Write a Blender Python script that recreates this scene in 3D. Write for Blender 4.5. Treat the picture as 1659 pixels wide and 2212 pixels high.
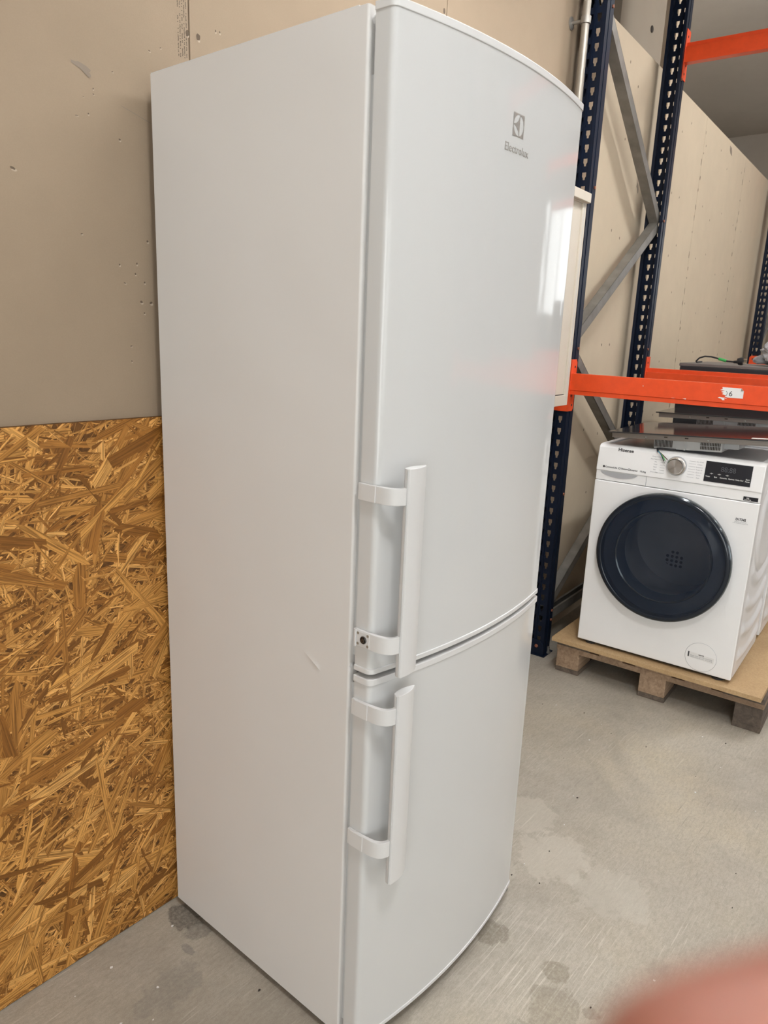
import bpy, bmesh, math, random
from mathutils import Vector, Matrix, Euler
from mathutils.geometry import tessellate_polygon
random.seed(7)
for o in list(bpy.data.objects): bpy.data.objects.remove(o)
SC = bpy.context.scene
COL = SC.collection
R = math.radians

# ------------------------------------------------------------------ camera
CAM_POS = Vector((-0.8817, -0.7912, 1.4117))
YAW, PITCH, ROLL, FPX = -0.8821, 1.3271, 0.0408, 1578.2
CAM_ROT = Matrix.Rotation(YAW, 3, 'Z') @ Matrix.Rotation(PITCH, 3, 'X') @ Matrix.Rotation(ROLL, 3, 'Z')
cd = bpy.data.cameras.new('camera'); cam = bpy.data.objects.new('camera', cd); COL.objects.link(cam)
cam.matrix_world = Matrix.Translation(CAM_POS) @ CAM_ROT.to_4x4()
cd.sensor_fit = 'VERTICAL'; cd.sensor_height = 24.0; cd.lens = 24.0 * FPX / 2212.0
cd.clip_start = 0.004; cd.clip_end = 100
cd.dof.use_dof = True; cd.dof.focus_distance = 2.0; cd.dof.aperture_fstop = cd.lens / 3.0
SC.camera = cam

# ------------------------------------------------------------------ world, exposure
w = bpy.data.worlds.new('world'); SC.world = w; w.use_nodes = True
w.node_tree.nodes['Background'].inputs[0].default_value = (0.75, 0.85, 1.0, 1)
w.node_tree.nodes['Background'].inputs[1].default_value = 0.6
vs = SC.view_settings
vs.view_transform = 'Standard'; vs.look = 'None'; vs.gamma = 1.0; vs.exposure = 0.04; vs.use_curve_mapping = False

LAMP_MAIN, FILL_AISLE, FILL_REST, LAMP_COL = 96.0, 40.0, 100.0, (0.985, 0.99, 0.99)  # aisle and rest strengths drive lamps added to brighten the scene
DAY_END, FILL_LEFT, FILL_FRONT = 2.2, 3.7, 1.35  # left and front values drive added fill openings

# ------------------------------------------------------------------ helpers
def tag(o, label=None, cat=None, group=None, kind=None):
    if label: o['label'] = label
    if cat: o['category'] = cat
    if group: o['group'] = group
    if kind: o['kind'] = kind
    return o

def empty(name, loc=(0, 0, 0), rot=(0, 0, 0), label=None, cat=None, group=None):
    o = bpy.data.objects.new(name, None); COL.objects.link(o)
    o.location = loc; o.rotation_euler = rot; o.empty_display_size = 0.05
    return tag(o, label, cat, group)

class MB:
    def __init__(s): s.v = []; s.f = []; s.uv = None
    def add(s, vs_, fs):
        n = len(s.v); s.v += [tuple(p) for p in vs_]; s.f += [tuple(i + n for i in f) for f in fs]; return s
    def box(s, x0, x1, y0, y1, z0, z1):
        return s.add([(x0,y0,z0),(x1,y0,z0),(x1,y1,z0),(x0,y1,z0),(x0,y0,z1),(x1,y0,z1),(x1,y1,z1),(x0,y1,z1)],
                     [(0,3,2,1),(4,5,6,7),(0,1,5,4),(1,2,6,5),(2,3,7,6),(3,0,4,7)])
    def prism(s, poly, a, b, axis='z', hole=None):
        """extrude a 2-d polygon between a and b along an axis; 2-d coords are the other two axes in order"""
        def P(p, t):
            if axis == 'z': return (p[0], p[1], t)
            if axis == 'x': return (t, p[0], p[1])
            return (p[0], t, p[1])
        n = len(poly)
        if hole is None:
            vs_ = [P(p, a) for p in poly] + [P(p, b) for p in poly]
            fs = [tuple(range(n - 1, -1, -1)), tuple(range(n, 2 * n))]
            fs += [(i, (i + 1) % n, n + (i + 1) % n, n + i) for i in range(n)]
            return s.add(vs_, fs)
        m = len(hole); allp = list(poly) + list(hole)
        tri = tessellate_polygon([[Vector((p[0], p[1], 0)) for p in poly], [Vector((p[0], p[1], 0)) for p in hole]])
        k = n + m
        vs_ = [P(p, a) for p in allp] + [P(p, b) for p in allp]
        fs = [tuple(reversed(t)) for t in tri] + [tuple(i + k for i in t) for t in tri]
        fs += [(i, (i + 1) % n, k + (i + 1) % n, k + i) for i in range(n)]
        fs += [(n + (i + 1) % m, n + i, k + n + i, k + n + (i + 1) % m) for i in range(m)]
        return s.add(vs_, fs)
    def tube(s, pts, r, n=10, cap=True):
        pts = [Vector(p) for p in pts]; rr = r if hasattr(r, '__len__') else [r] * len(pts)
        vs_ = []; up = None
        for i, p in enumerate(pts):
            d = (pts[min(i + 1, len(pts) - 1)] - pts[max(i - 1, 0)]).normalized()
            if up is None: up = d.orthogonal().normalized()
            up = (up - d * up.dot(d)).normalized(); q = d.cross(up)
            for k in range(n):
                t = 2 * math.pi * k / n; vs_.append(p + (up * math.cos(t) + q * math.sin(t)) * rr[i])
        fs = []
        for i in range(len(pts) - 1):
            for k in range(n):
                fs.append((i*n+k, i*n+(k+1) % n, (i+1)*n+(k+1) % n, (i+1)*n+k))
        if cap: fs += [tuple(range(n - 1, -1, -1)), tuple(range((len(pts)-1)*n, len(pts)*n))]
        return s.add(vs_, fs)
    def lathe(s, prof, c, axis='x', n=64):
        """prof: (radius, height along axis) list, around the point c"""
        vs_ = []
        for r, h in prof:
            for k in range(n):
                t = 2 * math.pi * k / n; a, b = r * math.cos(t), r * math.sin(t)
                q = (h, a, b) if axis == 'x' else ((a, h, b) if axis == 'y' else (a, b, h))
                vs_.append((c[0] + q[0], c[1] + q[1], c[2] + q[2]))
        fs = []
        for i in range(len(prof) - 1):
            for k in range(n):
                fs.append((i*n+k, i*n+(k+1) % n, (i+1)*n+(k+1) % n, (i+1)*n+k))
        return s.add(vs_, fs)
    def mesh(s, name, smooth=False, ang=35):
        me = bpy.data.meshes.new(name); me.from_pydata(s.v, [], s.f); me.validate()
        bm = bmesh.new(); bm.from_mesh(me); bmesh.ops.remove_doubles(bm, verts=bm.verts, dist=1e-6)
        bmesh.ops.recalc_face_normals(bm, faces=bm.faces); bm.to_mesh(me); bm.free()
        if smooth:
            me.polygons.foreach_set('use_smooth', [True] * len(me.polygons)); me.set_sharp_from_angle(angle=R(ang))
        return me
    def build(s, name, mat, parent=None, bevel=0, smooth=False, seg=2, ang=35):
        me = s.mesh(name, smooth or bevel > 0, ang)
        o = bpy.data.objects.new(name, me); COL.objects.link(o)
        if mat: me.materials.append(mat)
        if parent is not None: o.parent = parent
        if bevel:
            b = o.modifiers.new('bevel', 'BEVEL'); b.width = bevel; b.segments = seg; b.limit_method = 'ANGLE'; b.angle_limit = R(40)
            b.harden_normals = True
        return o

def copy_tree(o, parent=None):
    c = o.copy(); COL.objects.link(c); c.parent = parent
    for ch in list(o.children): copy_tree(ch, c)
    return c

def text_mesh(txt, size, bold=0.0):
    cu = bpy.data.curves.new('txt', 'FONT'); cu.body = txt; cu.size = size; cu.align_x = 'CENTER'; cu.align_y = 'CENTER'
    cu.offset = bold; cu.resolution_u = 3; cu.extrude = 0.0002
    ob = bpy.data.objects.new('txt', cu); COL.objects.link(ob)
    me = bpy.data.meshes.new_from_object(ob); bpy.data.objects.remove(ob); bpy.data.curves.remove(cu)
    return me

# text on a face that looks along -x (local): reading direction is -y, up is z
def text_face_x(name, txt, size, x, y, z, mat, parent, bold=0.0, width=None):
    me = text_mesh(txt, size, bold); me.name = name
    xs = [v.co.x for v in me.vertices]
    k = 1.0
    if width and xs: k = width / (max(xs) - min(xs))
    for v in me.vertices:
        a, b, c = v.co; v.co = (x - c, y - a * k, z + b)
    me.materials.clear(); me.materials.append(mat)
    o = bpy.data.objects.new(name, me); COL.objects.link(o); o.parent = parent
    return o

# ------------------------------------------------------------------ materials
class NT:
    def __init__(s, name):
        m = bpy.data.materials.new(name); m.use_nodes = True; s.m = m; s.t = m.node_tree; s.n = s.t.nodes
        s.b = s.n['Principled BSDF']
    def node(s, ty, **kw):
        n = s.n.new(ty)
        for k, v in kw.items():
            if k.startswith('i_'):
                key = k[2:]; n.inputs[int(key) if key.isdigit() else key].default_value = v
            else: setattr(n, k, v)
        return n
    def link(s, a, b): s.t.links.new(a, b)
    def coords(s, kind='Object'):
        return s.node('ShaderNodeTexCoord').outputs[kind]
    def mapping(s, co, scale=(1,1,1), rot=(0,0,0), loc=(0,0,0)):
        n = s.node('ShaderNodeMapping'); n.inputs['Scale'].default_value = scale; n.inputs['Rotation'].default_value = rot
        n.inputs['Location'].default_value = loc; s.link(co, n.inputs[0]); return n.outputs[0]
    def noise(s, co, scale, detail=4, rough=0.55, dist=0.0):
        n = s.node('ShaderNodeTexNoise'); n.inputs['Scale'].default_value = scale; n.inputs['Detail'].default_value = detail
        n.inputs['Roughness'].default_value = rough; n.inputs['Distortion'].default_value = dist
        s.link(co, n.inputs['Vector']); return n.outputs['Fac']
    def ramp(s, fac, stops, interp='LINEAR'):
        n = s.node('ShaderNodeValToRGB'); cr = n.color_ramp; cr.interpolation = interp
        while len(cr.elements) < len(stops): cr.elements.new(0.5)
        for e, (p, c) in zip(cr.elements, stops):
            e.position = p; e.color = (*c, 1) if len(c) == 3 else c
        s.link(fac, n.inputs[0]); return n.outputs[0]
    def mix(s, fac, a, b, mode='MIX'):
        n = s.node('ShaderNodeMix', data_type='RGBA', blend_type=mode)
        for sock, val in ((n.inputs[0], fac), (n.inputs[6], a), (n.inputs[7], b)):
            if hasattr(val, 'is_linked'): s.link(val, sock)
            elif isinstance(val, tuple): sock.default_value = (*val, 1) if len(val) == 3 else val
            else: sock.default_value = val
        return n.outputs[2]
    def math(s, op, a, b=None, clamp=False):
        n = s.node('ShaderNodeMath', operation=op, use_clamp=clamp)
        for i, val in enumerate((a, b)):
            if val is None: continue
            if hasattr(val, 'is_linked'): s.link(val, n.inputs[i])
            else: n.inputs[i].default_value = val
        return n.outputs[0]
    def bump(s, h, strength=0.2, dist=0.01):
        n = s.node('ShaderNodeBump'); n.inputs['Strength'].default_value = strength; n.inputs['Distance'].default_value = dist
        s.link(h, n.inputs['Height']); s.link(n.outputs[0], s.b.inputs['Normal']); return n
    def base(s, c):
        if hasattr(c, 'is_linked'): s.link(c, s.b.inputs['Base Color'])
        else: s.b.inputs['Base Color'].default_value = (*c, 1)

def plain(name, col, rough=0.5, metal=0.0, spec=0.5, var=0.06, nscale=12, coat=0.0, bump=0.0):
    t = NT(name); co = t.coords()
    f = t.noise(co, nscale, 3)
    lo = tuple(max(0, c * (1 - var)) for c in col); hi = tuple(min(1, c * (1 + var)) for c in col)
    t.base(t.ramp(f, [(0.3, lo), (0.7, hi)]))
    t.b.inputs['Roughness'].default_value = rough; t.b.inputs['Metallic'].default_value = metal
    t.b.inputs['Specular IOR Level'].default_value = spec
    if coat: t.b.inputs['Coat Weight'].default_value = coat; t.b.inputs['Coat Roughness'].default_value = 0.05
    if bump: t.bump(t.noise(co, nscale * 8, 3), bump, 0.002)
    return t.m

def emit(name, col, strength):
    t = NT(name); t.base((0.8, 0.8, 0.8)); t.b.inputs['Emission Color'].default_value = (*col, 1); t.b.inputs['Emission Strength'].default_value = strength
    return t.m

def board_mat(name, col, var=0.05):
    """fibre / plaster board: cardboard-tan with faint mottling and fine paper grain"""
    t = NT(name); co = t.coords()
    a = t.noise(co, 1.3, 3, 0.5); b = t.noise(co, 9, 5, 0.6); g = t.noise(co, 420, 2, 0.6)
    s = t.math('ADD', t.math('MULTIPLY', a, 0.45), t.math('MULTIPLY', b, 0.3)); s = t.math('ADD', s, t.math('MULTIPLY', g, 0.25))
    t.base(t.ramp(s, [(0.3, tuple(c*(1-2.0*var) for c in col)), (0.7, tuple(c*(1+1.6*var) for c in col))]))
    t.b.inputs['Roughness'].default_value = 0.85; t.b.inputs['Specular IOR Level'].default_value = 0.25
    t.bump(g, 0.12, 0.001)
    return t.m

def concrete():
    t = NT('concrete'); co = t.coords()
    big = t.noise(co, 1.1, 5, 0.55, 0.4); mid = t.noise(co, 5, 7, 0.68, 0.5); fine = t.noise(co, 120, 6, 0.75); grit = t.noise(co, 620, 3, 0.7)
    cloud = t.noise(t.mapping(co, (1, 1, 1), (0, 0, 0), (5, 2, 0)), 2.6, 6, 0.66, 0.8)
    c = t.ramp(big, [(0.30, (0.38, 0.35, 0.305)), (0.5, (0.50, 0.455, 0.375)), (0.68, (0.61, 0.54, 0.415))])
    c = t.mix(t.math('MULTIPLY', t.ramp(mid, [(0.38, (0,0,0)), (0.66, (1,1,1))]), 0.5), c, (0.60, 0.56, 0.485))
    c = t.mix(t.math('MULTIPLY', t.ramp(cloud, [(0.32, (1,1,1)), (0.55, (0,0,0))]), 0.5), c, (0.30, 0.27, 0.23))
    c = t.mix(t.math('MULTIPLY', t.ramp(fine, [(0.40, (1,1,1)), (0.54, (0,0,0))]), 0.20), c, (0.26, 0.225, 0.18))
    c = t.mix(t.math('MULTIPLY', t.ramp(grit, [(0.38, (1,1,1)), (0.52, (0,0,0))]), 0.34), c, (0.20, 0.18, 0.15))
    for rot, am in ((0.2, 0.17), (1.3, 0.15), (2.5, 0.17), (0.75, 0.13)):   # fine criss-cross wear
        ms = t.noise(t.mapping(co, (38, 130, 1), (0, 0, rot)), 1.0, 5, 0.7, 0.6)
        c = t.mix(t.math('MULTIPLY', t.ramp(ms, [(0.38, (1,1,1)), (0.52, (0,0,0))]), am), c, (0.27, 0.235, 0.185))
    # trowel streaks and scratches, pale and dark, in several directions
    for rot, sc, amt, col in ((0.35, 1.0, 0.55, (0.70, 0.66, 0.58)), (1.15, 1.2, 0.5, (0.70, 0.66, 0.58)), (2.3, 0.9, 0.5, (0.68, 0.64, 0.56)), (1.75, 1.1, 0.6, (0.70, 0.66, 0.58)), (0.8, 1.3, 0.45, (0.18, 0.16, 0.135)), (2.7, 1.1, 0.4, (0.18, 0.16, 0.135))):
        st_ = t.noise(t.mapping(co, (7 * sc, 190 * sc, 1), (0, 0, rot)), 1.0, 3, 0.55, 0.15)
        gate = t.ramp(t.noise(t.mapping(co, (1,1,1), (0,0,0), (rot*7, 3, 0)), 2.4, 3), [(0.50, (0,0,0)), (0.66, (1,1,1))])
        k = t.math('MULTIPLY', t.ramp(st_, [(0.62, (0,0,0)), (0.70, (1,1,1))]), gate)
        c = t.mix(t.math('MULTIPLY', k, amt), c, col)
    sep0 = t.node('ShaderNodeSeparateXYZ'); t.link(co, sep0.inputs[0])
    dd = t.math('ADD', t.math('POWER', t.math('SUBTRACT', sep0.outputs[0], 0.42), 2.0), t.math('POWER', t.math('SUBTRACT', sep0.outputs[1], -0.20), 2.0))
    near = t.math('SUBTRACT', 1.0, t.math('DIVIDE', t.math('SQRT', dd), 0.24), True)
    for rot, lo in ((-0.61, 0.54), (-0.45, 0.60)):   # the scraped patch before the fridge, where it was dragged in
        st_ = t.noise(t.mapping(co, (5, 230, 1), (0, 0, rot)), 1.0, 4, 0.6, 0.1)
        c = t.mix(t.math('MULTIPLY', t.math('MULTIPLY', t.math('MULTIPLY', t.ramp(st_, [(lo, (0,0,0)), (lo + 0.12, (1,1,1))]), near), mid), 1.5, True), c, (0.74, 0.70, 0.62))
    # darker oily stains, each where it lies on the slab
    wob = t.noise(co, 16, 4, 0.65)
    sep = t.node('ShaderNodeSeparateXYZ'); t.link(co, sep.inputs[0])
    def blob(x, y, r, amt, col, sx=1.0):
        nonlocal c
        dx = t.math('MULTIPLY', t.math('SUBTRACT', sep.outputs[0], x), sx); dy = t.math('SUBTRACT', sep.outputs[1], y)
        d = t.math('SQRT', t.math('ADD', t.math('MULTIPLY', dx, dx), t.math('MULTIPLY', dy, dy)))
        d = t.math('ADD', d, t.math('MULTIPLY', t.math('SUBTRACT', wob, 0.5), r * 2.0))
        k = t.math('MULTIPLY', t.math('SUBTRACT', 1.0, t.math('DIVIDE', d, r)), 6.0, True)
        k = t.math('MULTIPLY', k, t.ramp(fine, [(0.42, (1,)*3), (0.66, (0.45,)*3)]), True)
        c = t.mix(t.math('MULTIPLY', k, amt), c, col)
    for b in STAINS: blob(*b)
    t.base(c)
    t.b.inputs['Roughness'].default_value = 0.62; t.b.inputs['Specular IOR Level'].default_value = 0.4
    h = t.math('ADD', t.math('MULTIPLY', fine, 0.5), t.math('MULTIPLY', grit, 0.5)); t.bump(h, 0.25, 0.004)
    return t.m

def strand_mat(name, dark, light, rnd):
    """wood strand: colour picked per strand, grain runs along its length (u)"""
    t = NT(name); uv = t.node('ShaderNodeUVMap').outputs[0]
    rv = t.node('ShaderNodeNewGeometry').outputs['Random Per Island'] if rnd == 'island' else t.node('ShaderNodeObjectInfo').outputs['Random']
    off = t.node('ShaderNodeCombineXYZ'); t.link(t.math('MULTIPLY', rv, 37.0), off.inputs[0]); t.link(t.math('MULTIPLY', rv, 91.0), off.inputs[1])
    ad = t.node('ShaderNodeVectorMath', operation='ADD'); t.link(uv, ad.inputs[0]); t.link(off.outputs[0], ad.inputs[1])
    p = ad.outputs[0]
    gr = t.noise(t.mapping(p, (9, 330, 1)), 1.0, 4, 0.6, 0.6)
    spots = t.noise(t.mapping(p, (45, 500, 1)), 1.0, 2, 0.5)
    mid = tuple((a + b) / 2 for a, b in zip(dark, light))
    c = t.ramp(rv, [(0.0, tuple(x * 0.55 for x in dark)), (0.16, dark), (0.45, mid), (0.8, light), (1.0, tuple(min(1, x * k) for x, k in zip(light, (1.22, 1.32, 1.6))))])
    c = t.mix(t.ramp(gr, [(0.38, (0.85,)*3), (0.58, (0,)*3)]), c, tuple(x * 0.42 for x in dark))
    c = t.mix(t.ramp(spots, [(0.24, (0.8,)*3), (0.34, (0,)*3)]), c, (0.05, 0.022, 0.008))
    t.base(c); t.b.inputs['Roughness'].default_value = 0.55; t.b.inputs['Specular IOR Level'].default_value = 0.3
    t.bump(gr, 0.25, 0.0012)
    return t.m

def wood(name, dark, light, scale=(3, 60, 60), rough=0.75):
    t = NT(name); co = t.coords()
    g = t.noise(t.mapping(co, scale), 1.0, 5, 0.6, 0.8); s = t.noise(co, 5, 4, 0.6)
    c = t.ramp(g, [(0.28, dark), (0.7, light)])
    c = t.mix(t.ramp(s, [(0.38, (0.5,)*3), (0.6, (0,)*3)]), c, tuple(x * 0.7 for x in dark))
    t.base(c); t.b.inputs['Roughness'].default_value = rough; t.bump(g, 0.3, 0.002)
    return t.m

def chipboard():
    t = NT('chipboard'); co = t.coords()
    v = t.node('ShaderNodeTexVoronoi'); v.inputs['Scale'].default_value = 210; t.link(co, v.inputs['Vector'])
    n = t.noise(co, 3, 4); c = t.ramp(n, [(0.3, (0.47, 0.315, 0.16)), (0.7, (0.60, 0.425, 0.235))])
    bw = t.node('ShaderNodeRGBToBW'); t.link(v.outputs['Color'], bw.inputs[0]); c = t.mix(t.math('MULTIPLY', bw.outputs[0], 0.5), c, (0.33, 0.21, 0.10)); t.base(c); t.b.inputs['Roughness'].default_value = 0.7
    return t.m

def brushed(name, col, rough, scale):
    t = NT(name); co = t.coords(); g = t.noise(t.mapping(co, scale), 1.0, 3, 0.6)
    t.base(t.ramp(g, [(0.25, tuple(c * 0.75 for c in col)), (0.75, col)])); t.b.inputs['Metallic'].default_value = 0.9
    t.b.inputs['Roughness'].default_value = rough
    return t.m

def side_paint():
    """matt white lacquered sheet with faint buckling and one crease where it was knocked"""
    t = NT('fridge_side_paint'); co = t.coords()
    t.base((0.71, 0.70, 0.685)); t.b.inputs['Roughness'].default_value = 0.42; t.b.inputs['Specular IOR Level'].default_value = 0.35
    sep = t.node('ShaderNodeSeparateXYZ'); t.link(co, sep.inputs[0]); Y, Z = sep.outputs[1], sep.outputs[2]
    # crease from (y .141, z .838) to (y .073, z .803)
    ax, az = 0.120, 0.830; bx, bz = 0.073, 0.803; L = math.hypot(bx-ax, bz-az); ux, uz = (bx-ax)/L, (bz-az)/L
    s = t.math('ADD', t.math('MULTIPLY', t.math('SUBTRACT', Y, ax), ux), t.math('MULTIPLY', t.math('SUBTRACT', Z, az), uz))
    d = t.math('ADD', t.math('MULTIPLY', t.math('SUBTRACT', Y, ax), -uz), t.math('MULTIPLY', t.math('SUBTRACT', Z, az), ux))
    env = t.math('MULTIPLY', t.math('DIVIDE', s, L, True), t.math('MULTIPLY', t.math('SUBTRACT', L * 1.06, s), 90.0, True))
    rid = t.math('SUBTRACT', 1.0, t.math('DIVIDE', t.math('ABSOLUTE', d), 0.012), True)
    h = t.math('MULTIPLY', env, t.math('MULTIPLY', rid, rid))
    h = t.math('ADD', t.math('MULTIPLY', h, 0.0028), t.math('MULTIPLY', t.noise(co, 3.0, 2, 0.4), 0.010))
    n = t.bump(h, 1.0, 1.0); n.inputs['Strength'].default_value = 0.9
    return t.m

M = {}
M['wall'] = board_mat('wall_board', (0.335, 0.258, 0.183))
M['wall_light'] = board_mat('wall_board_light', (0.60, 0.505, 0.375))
M['wall_far'] = board_mat('wall_far', (0.36, 0.31, 0.25), 0.03)
M['wall_grey'] = board_mat('wall_grey', (0.64, 0.595, 0.54), 0.03)
M['dark_hole'] = plain('dark_hole', (0.045, 0.036, 0.03), 0.9)
M['pit'] = plain('pit_brown', (0.13, 0.095, 0.065), 0.9)
M['pale_chip'] = plain('pale_chip', (0.47, 0.38, 0.285), 0.9)
M['ink'] = plain('ink', (0.08, 0.065, 0.05), 0.8)
M['smudge'] = plain('smudge', (0.255, 0.205, 0.16), 0.8)
M['fwhite'] = plain('fridge_gloss_white', (0.63, 0.64, 0.64), 0.075, 0, 0.5, 0.01, 3)
M['ftrim'] = plain('fridge_trim_white', (0.69, 0.695, 0.695), 0.3, 0, 0.5, 0.01)
M['fside'] = side_paint()
M['gasket'] = plain('gasket_grey', (0.55, 0.56, 0.56), 0.6)
M['black'] = plain('black_plastic', (0.018, 0.018, 0.02), 0.5)
M['silver'] = plain('logo_silver', (0.44, 0.425, 0.40), 0.42, 0.6, 0.5, 0.04)
M['screw'] = plain('dark_screw', (0.12, 0.11, 0.105), 0.35, 0.9)
M['zinc'] = brushed('galvanised', (0.42, 0.42, 0.40), 0.42, (20, 20, 20))
M['zinc_brace'] = plain('galvanised_brace', (0.235, 0.225, 0.205), 0.5, 0.45, 0.5, 0.18, 14)
M['navy'] = plain('navy_powder_coat', (0.003, 0.0085, 0.024), 0.45, 0, 0.28, 0.15)
M['orange'] = plain('orange_powder_coat', (0.80, 0.082, 0.018), 0.36, 0, 0.5, 0.06, 30)
M['paper'] = plain('paper_white', (0.80, 0.80, 0.79), 0.6)
M['pipe'] = plain('conduit_grey', (0.34, 0.31, 0.265), 0.35, 0.35)
M['clamp'] = plain('conduit_clamp', (0.34, 0.32, 0.29), 0.4, 0.6)
M['cream'] = plain('cream_panel', (0.60, 0.545, 0.46), 0.45, 0, 0.5, 0.02)
M['wwhite'] = plain('washer_white', (0.88, 0.885, 0.89), 0.28, 0, 0.5, 0.01)
M['wside'] = plain('washer_side_white', (0.80, 0.80, 0.82), 0.3, 0, 0.5, 0.01)
M['wgrey'] = plain('washer_print_grey', (0.42, 0.43, 0.45), 0.5)
M['wink'] = plain('washer_print_black', (0.03, 0.03, 0.035), 0.4)
M['display'] = plain('display_black', (0.012, 0.013, 0.018), 0.12)
def knob_mat():
    t = NT('knob_spun_steel'); t.base((0.60, 0.58, 0.55)); t.b.inputs['Metallic'].default_value = 1.0; t.b.inputs['Roughness'].default_value = 0.24
    t.b.inputs['Anisotropic'].default_value = 0.9; tg = t.node('ShaderNodeTangent', direction_type='RADIAL', axis='X'); t.link(tg.outputs[0], t.b.inputs['Tangent'])
    return t.m
M['knob'] = knob_mat()
M['rim'] = plain('door_rim_dark', (0.010, 0.016, 0.026), 0.14, 0.0)
M['rim_edge'] = plain('door_rim_chrome', (0.20, 0.23, 0.25), 0.12, 0.9)
M['drum'] = plain('drum_steel', (0.40, 0.41, 0.43), 0.35, 0.6)
M['bowl'] = plain('bowl_grey', (0.075, 0.095, 0.13), 0.14)
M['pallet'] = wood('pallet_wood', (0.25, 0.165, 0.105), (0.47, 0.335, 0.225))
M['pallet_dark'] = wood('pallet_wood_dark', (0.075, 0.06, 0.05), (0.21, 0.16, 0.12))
M['chip'] = chipboard()
M['glass_black'] = plain('hob_glass', (0.035, 0.033, 0.034), 0.10)
M['steel'] = brushed('hob_steel', (0.36, 0.335, 0.31), 0.38, (120, 3, 120))
M['hobbox'] = plain('hob_plastic_grey', (0.52, 0.53, 0.53), 0.5)
M['matt_black'] = plain('appliance_matt_black', (0.020, 0.022, 0.028), 0.5)
M['grey_top'] = plain('appliance_top_grey', (0.17, 0.155, 0.145), 0.55)
M['wire_blue'] = plain('wire_blue', (0.03, 0.12, 0.35), 0.5)
M['wire_green'] = plain('wire_green', (0.10, 0.42, 0.12), 0.5)
M['wire_brown'] = plain('wire_brown', (0.13, 0.07, 0.04), 0.5)
M['tape'] = plain('green_tape', (0.05, 0.42, 0.10), 0.5)
M['brass'] = plain('plug_pins', (0.62, 0.50, 0.38), 0.3, 0.9)
M['foil'] = plain('plastic_wrap', (0.40, 0.40, 0.42), 0.25, 0, 0.5, 0.25, 30)
M['lamp_white'] = plain('lamp_housing', (0.8, 0.8, 0.8), 0.5)
def dark_glass():
    t = NT('washer_door_glass'); t.base((0.008, 0.016, 0.034)); t.b.inputs['Roughness'].default_value = 0.04
    t.b.inputs['Transmission Weight'].default_value = 0.0; t.b.inputs['Alpha'].default_value = 0.60
    return t.m
M['dglass'] = dark_glass()

STAINS = [  # x, y, radius, amount, colour, x-stretch
    (0.452, -0.085, 0.042, 0.6, (0.19, 0.16, 0.12)), (0.457, -0.254, 0.034, 0.6, (0.25, 0.21, 0.15)),
    (0.364, -0.291, 0.065, 0.5, (0.25, 0.21, 0.155)), (0.411, -0.362, 0.020, 0.5, (0.24, 0.20, 0.15)),
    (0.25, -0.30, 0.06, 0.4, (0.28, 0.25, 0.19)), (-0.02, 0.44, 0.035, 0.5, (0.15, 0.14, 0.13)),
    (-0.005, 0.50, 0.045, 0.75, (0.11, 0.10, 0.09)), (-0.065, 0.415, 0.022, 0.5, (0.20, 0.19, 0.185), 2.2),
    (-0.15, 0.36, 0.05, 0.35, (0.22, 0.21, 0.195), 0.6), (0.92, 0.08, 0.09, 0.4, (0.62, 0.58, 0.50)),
    (0.80, -0.07, 0.10, 0.4, (0.64, 0.60, 0.52)), (0.66, 0.02, 0.06, 0.4, (0.56, 0.53, 0.46)), (0.78, -0.25, 0.10, 0.35, (0.60, 0.57, 0.5))]

# ------------------------------------------------------------------ the room
# plan of the long back wall: along y = .5805 left of the joint, then turning 3.84 degrees
KX, KY = 0.113, 0.5805
WA = math.atan2(0.705 - KY, 1.97 - KX); WD = Vector((math.cos(WA), math.sin(WA), 0)); WN = Vector((-math.sin(WA), math.cos(WA), 0))
CEIL = 4.4
X0, X1, Y0, Y1 = -4.5, 11.5, -8.0, 3.4
def st(o): return tag(o, kind='structure')

M['concrete'] = concrete()
b = MB().box(X0, X1, Y0, Y1, -0.12, 0.0); st(b.build('floor', M['concrete']))
st(MB().box(X0, X1, Y0, Y1, CEIL, CEIL + 0.1).build('ceiling', M['wall_grey']))
st(MB().box(X0 - 0.1, X1 + 0.1, Y1, Y1 + 0.1, 0, CEIL).build('wall_far', M['wall_grey']))

wall = empty('wall_back'); st(wall)
def wseg(name, x0, x1, z0, z1, mat, th=0.03, gap=0.0015, proud=0.0):
    """a board of the wall right of the joint; x0, x1 are distances along the wall from the joint"""
    o = MB().box(x0 + gap, x1 - gap, -proud, th, z0, z1).build(name, mat, wall, bevel=0.0012, seg=1)
    o.location = (KX, KY, 0); o.rotation_euler = (0, 0, WA); return o
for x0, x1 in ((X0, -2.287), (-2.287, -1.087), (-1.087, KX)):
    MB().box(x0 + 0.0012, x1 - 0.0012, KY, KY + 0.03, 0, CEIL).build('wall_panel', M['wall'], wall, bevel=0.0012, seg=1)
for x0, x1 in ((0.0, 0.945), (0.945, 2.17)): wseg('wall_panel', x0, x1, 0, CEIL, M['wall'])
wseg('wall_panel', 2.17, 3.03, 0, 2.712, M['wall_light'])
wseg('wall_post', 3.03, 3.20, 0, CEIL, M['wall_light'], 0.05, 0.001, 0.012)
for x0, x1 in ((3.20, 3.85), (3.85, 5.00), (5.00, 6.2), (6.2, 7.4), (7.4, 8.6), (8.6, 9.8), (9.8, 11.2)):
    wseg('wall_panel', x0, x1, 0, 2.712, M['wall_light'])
# taupe boarded bay standing behind the low partition
st(MB().box(3.20, 4.0, 1.10, 1.16, 0, CEIL).build('wall_bay', M['wall_far']))
MB().lathe([(0, 0), (0.018, 0), (0.018, -0.002), (0, -0.002)], (3.618, 1.0985, 3.12), 'y', 20).build('hole', M['dark_hole'], bpy.data.objects['wall_bay'])

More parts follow.
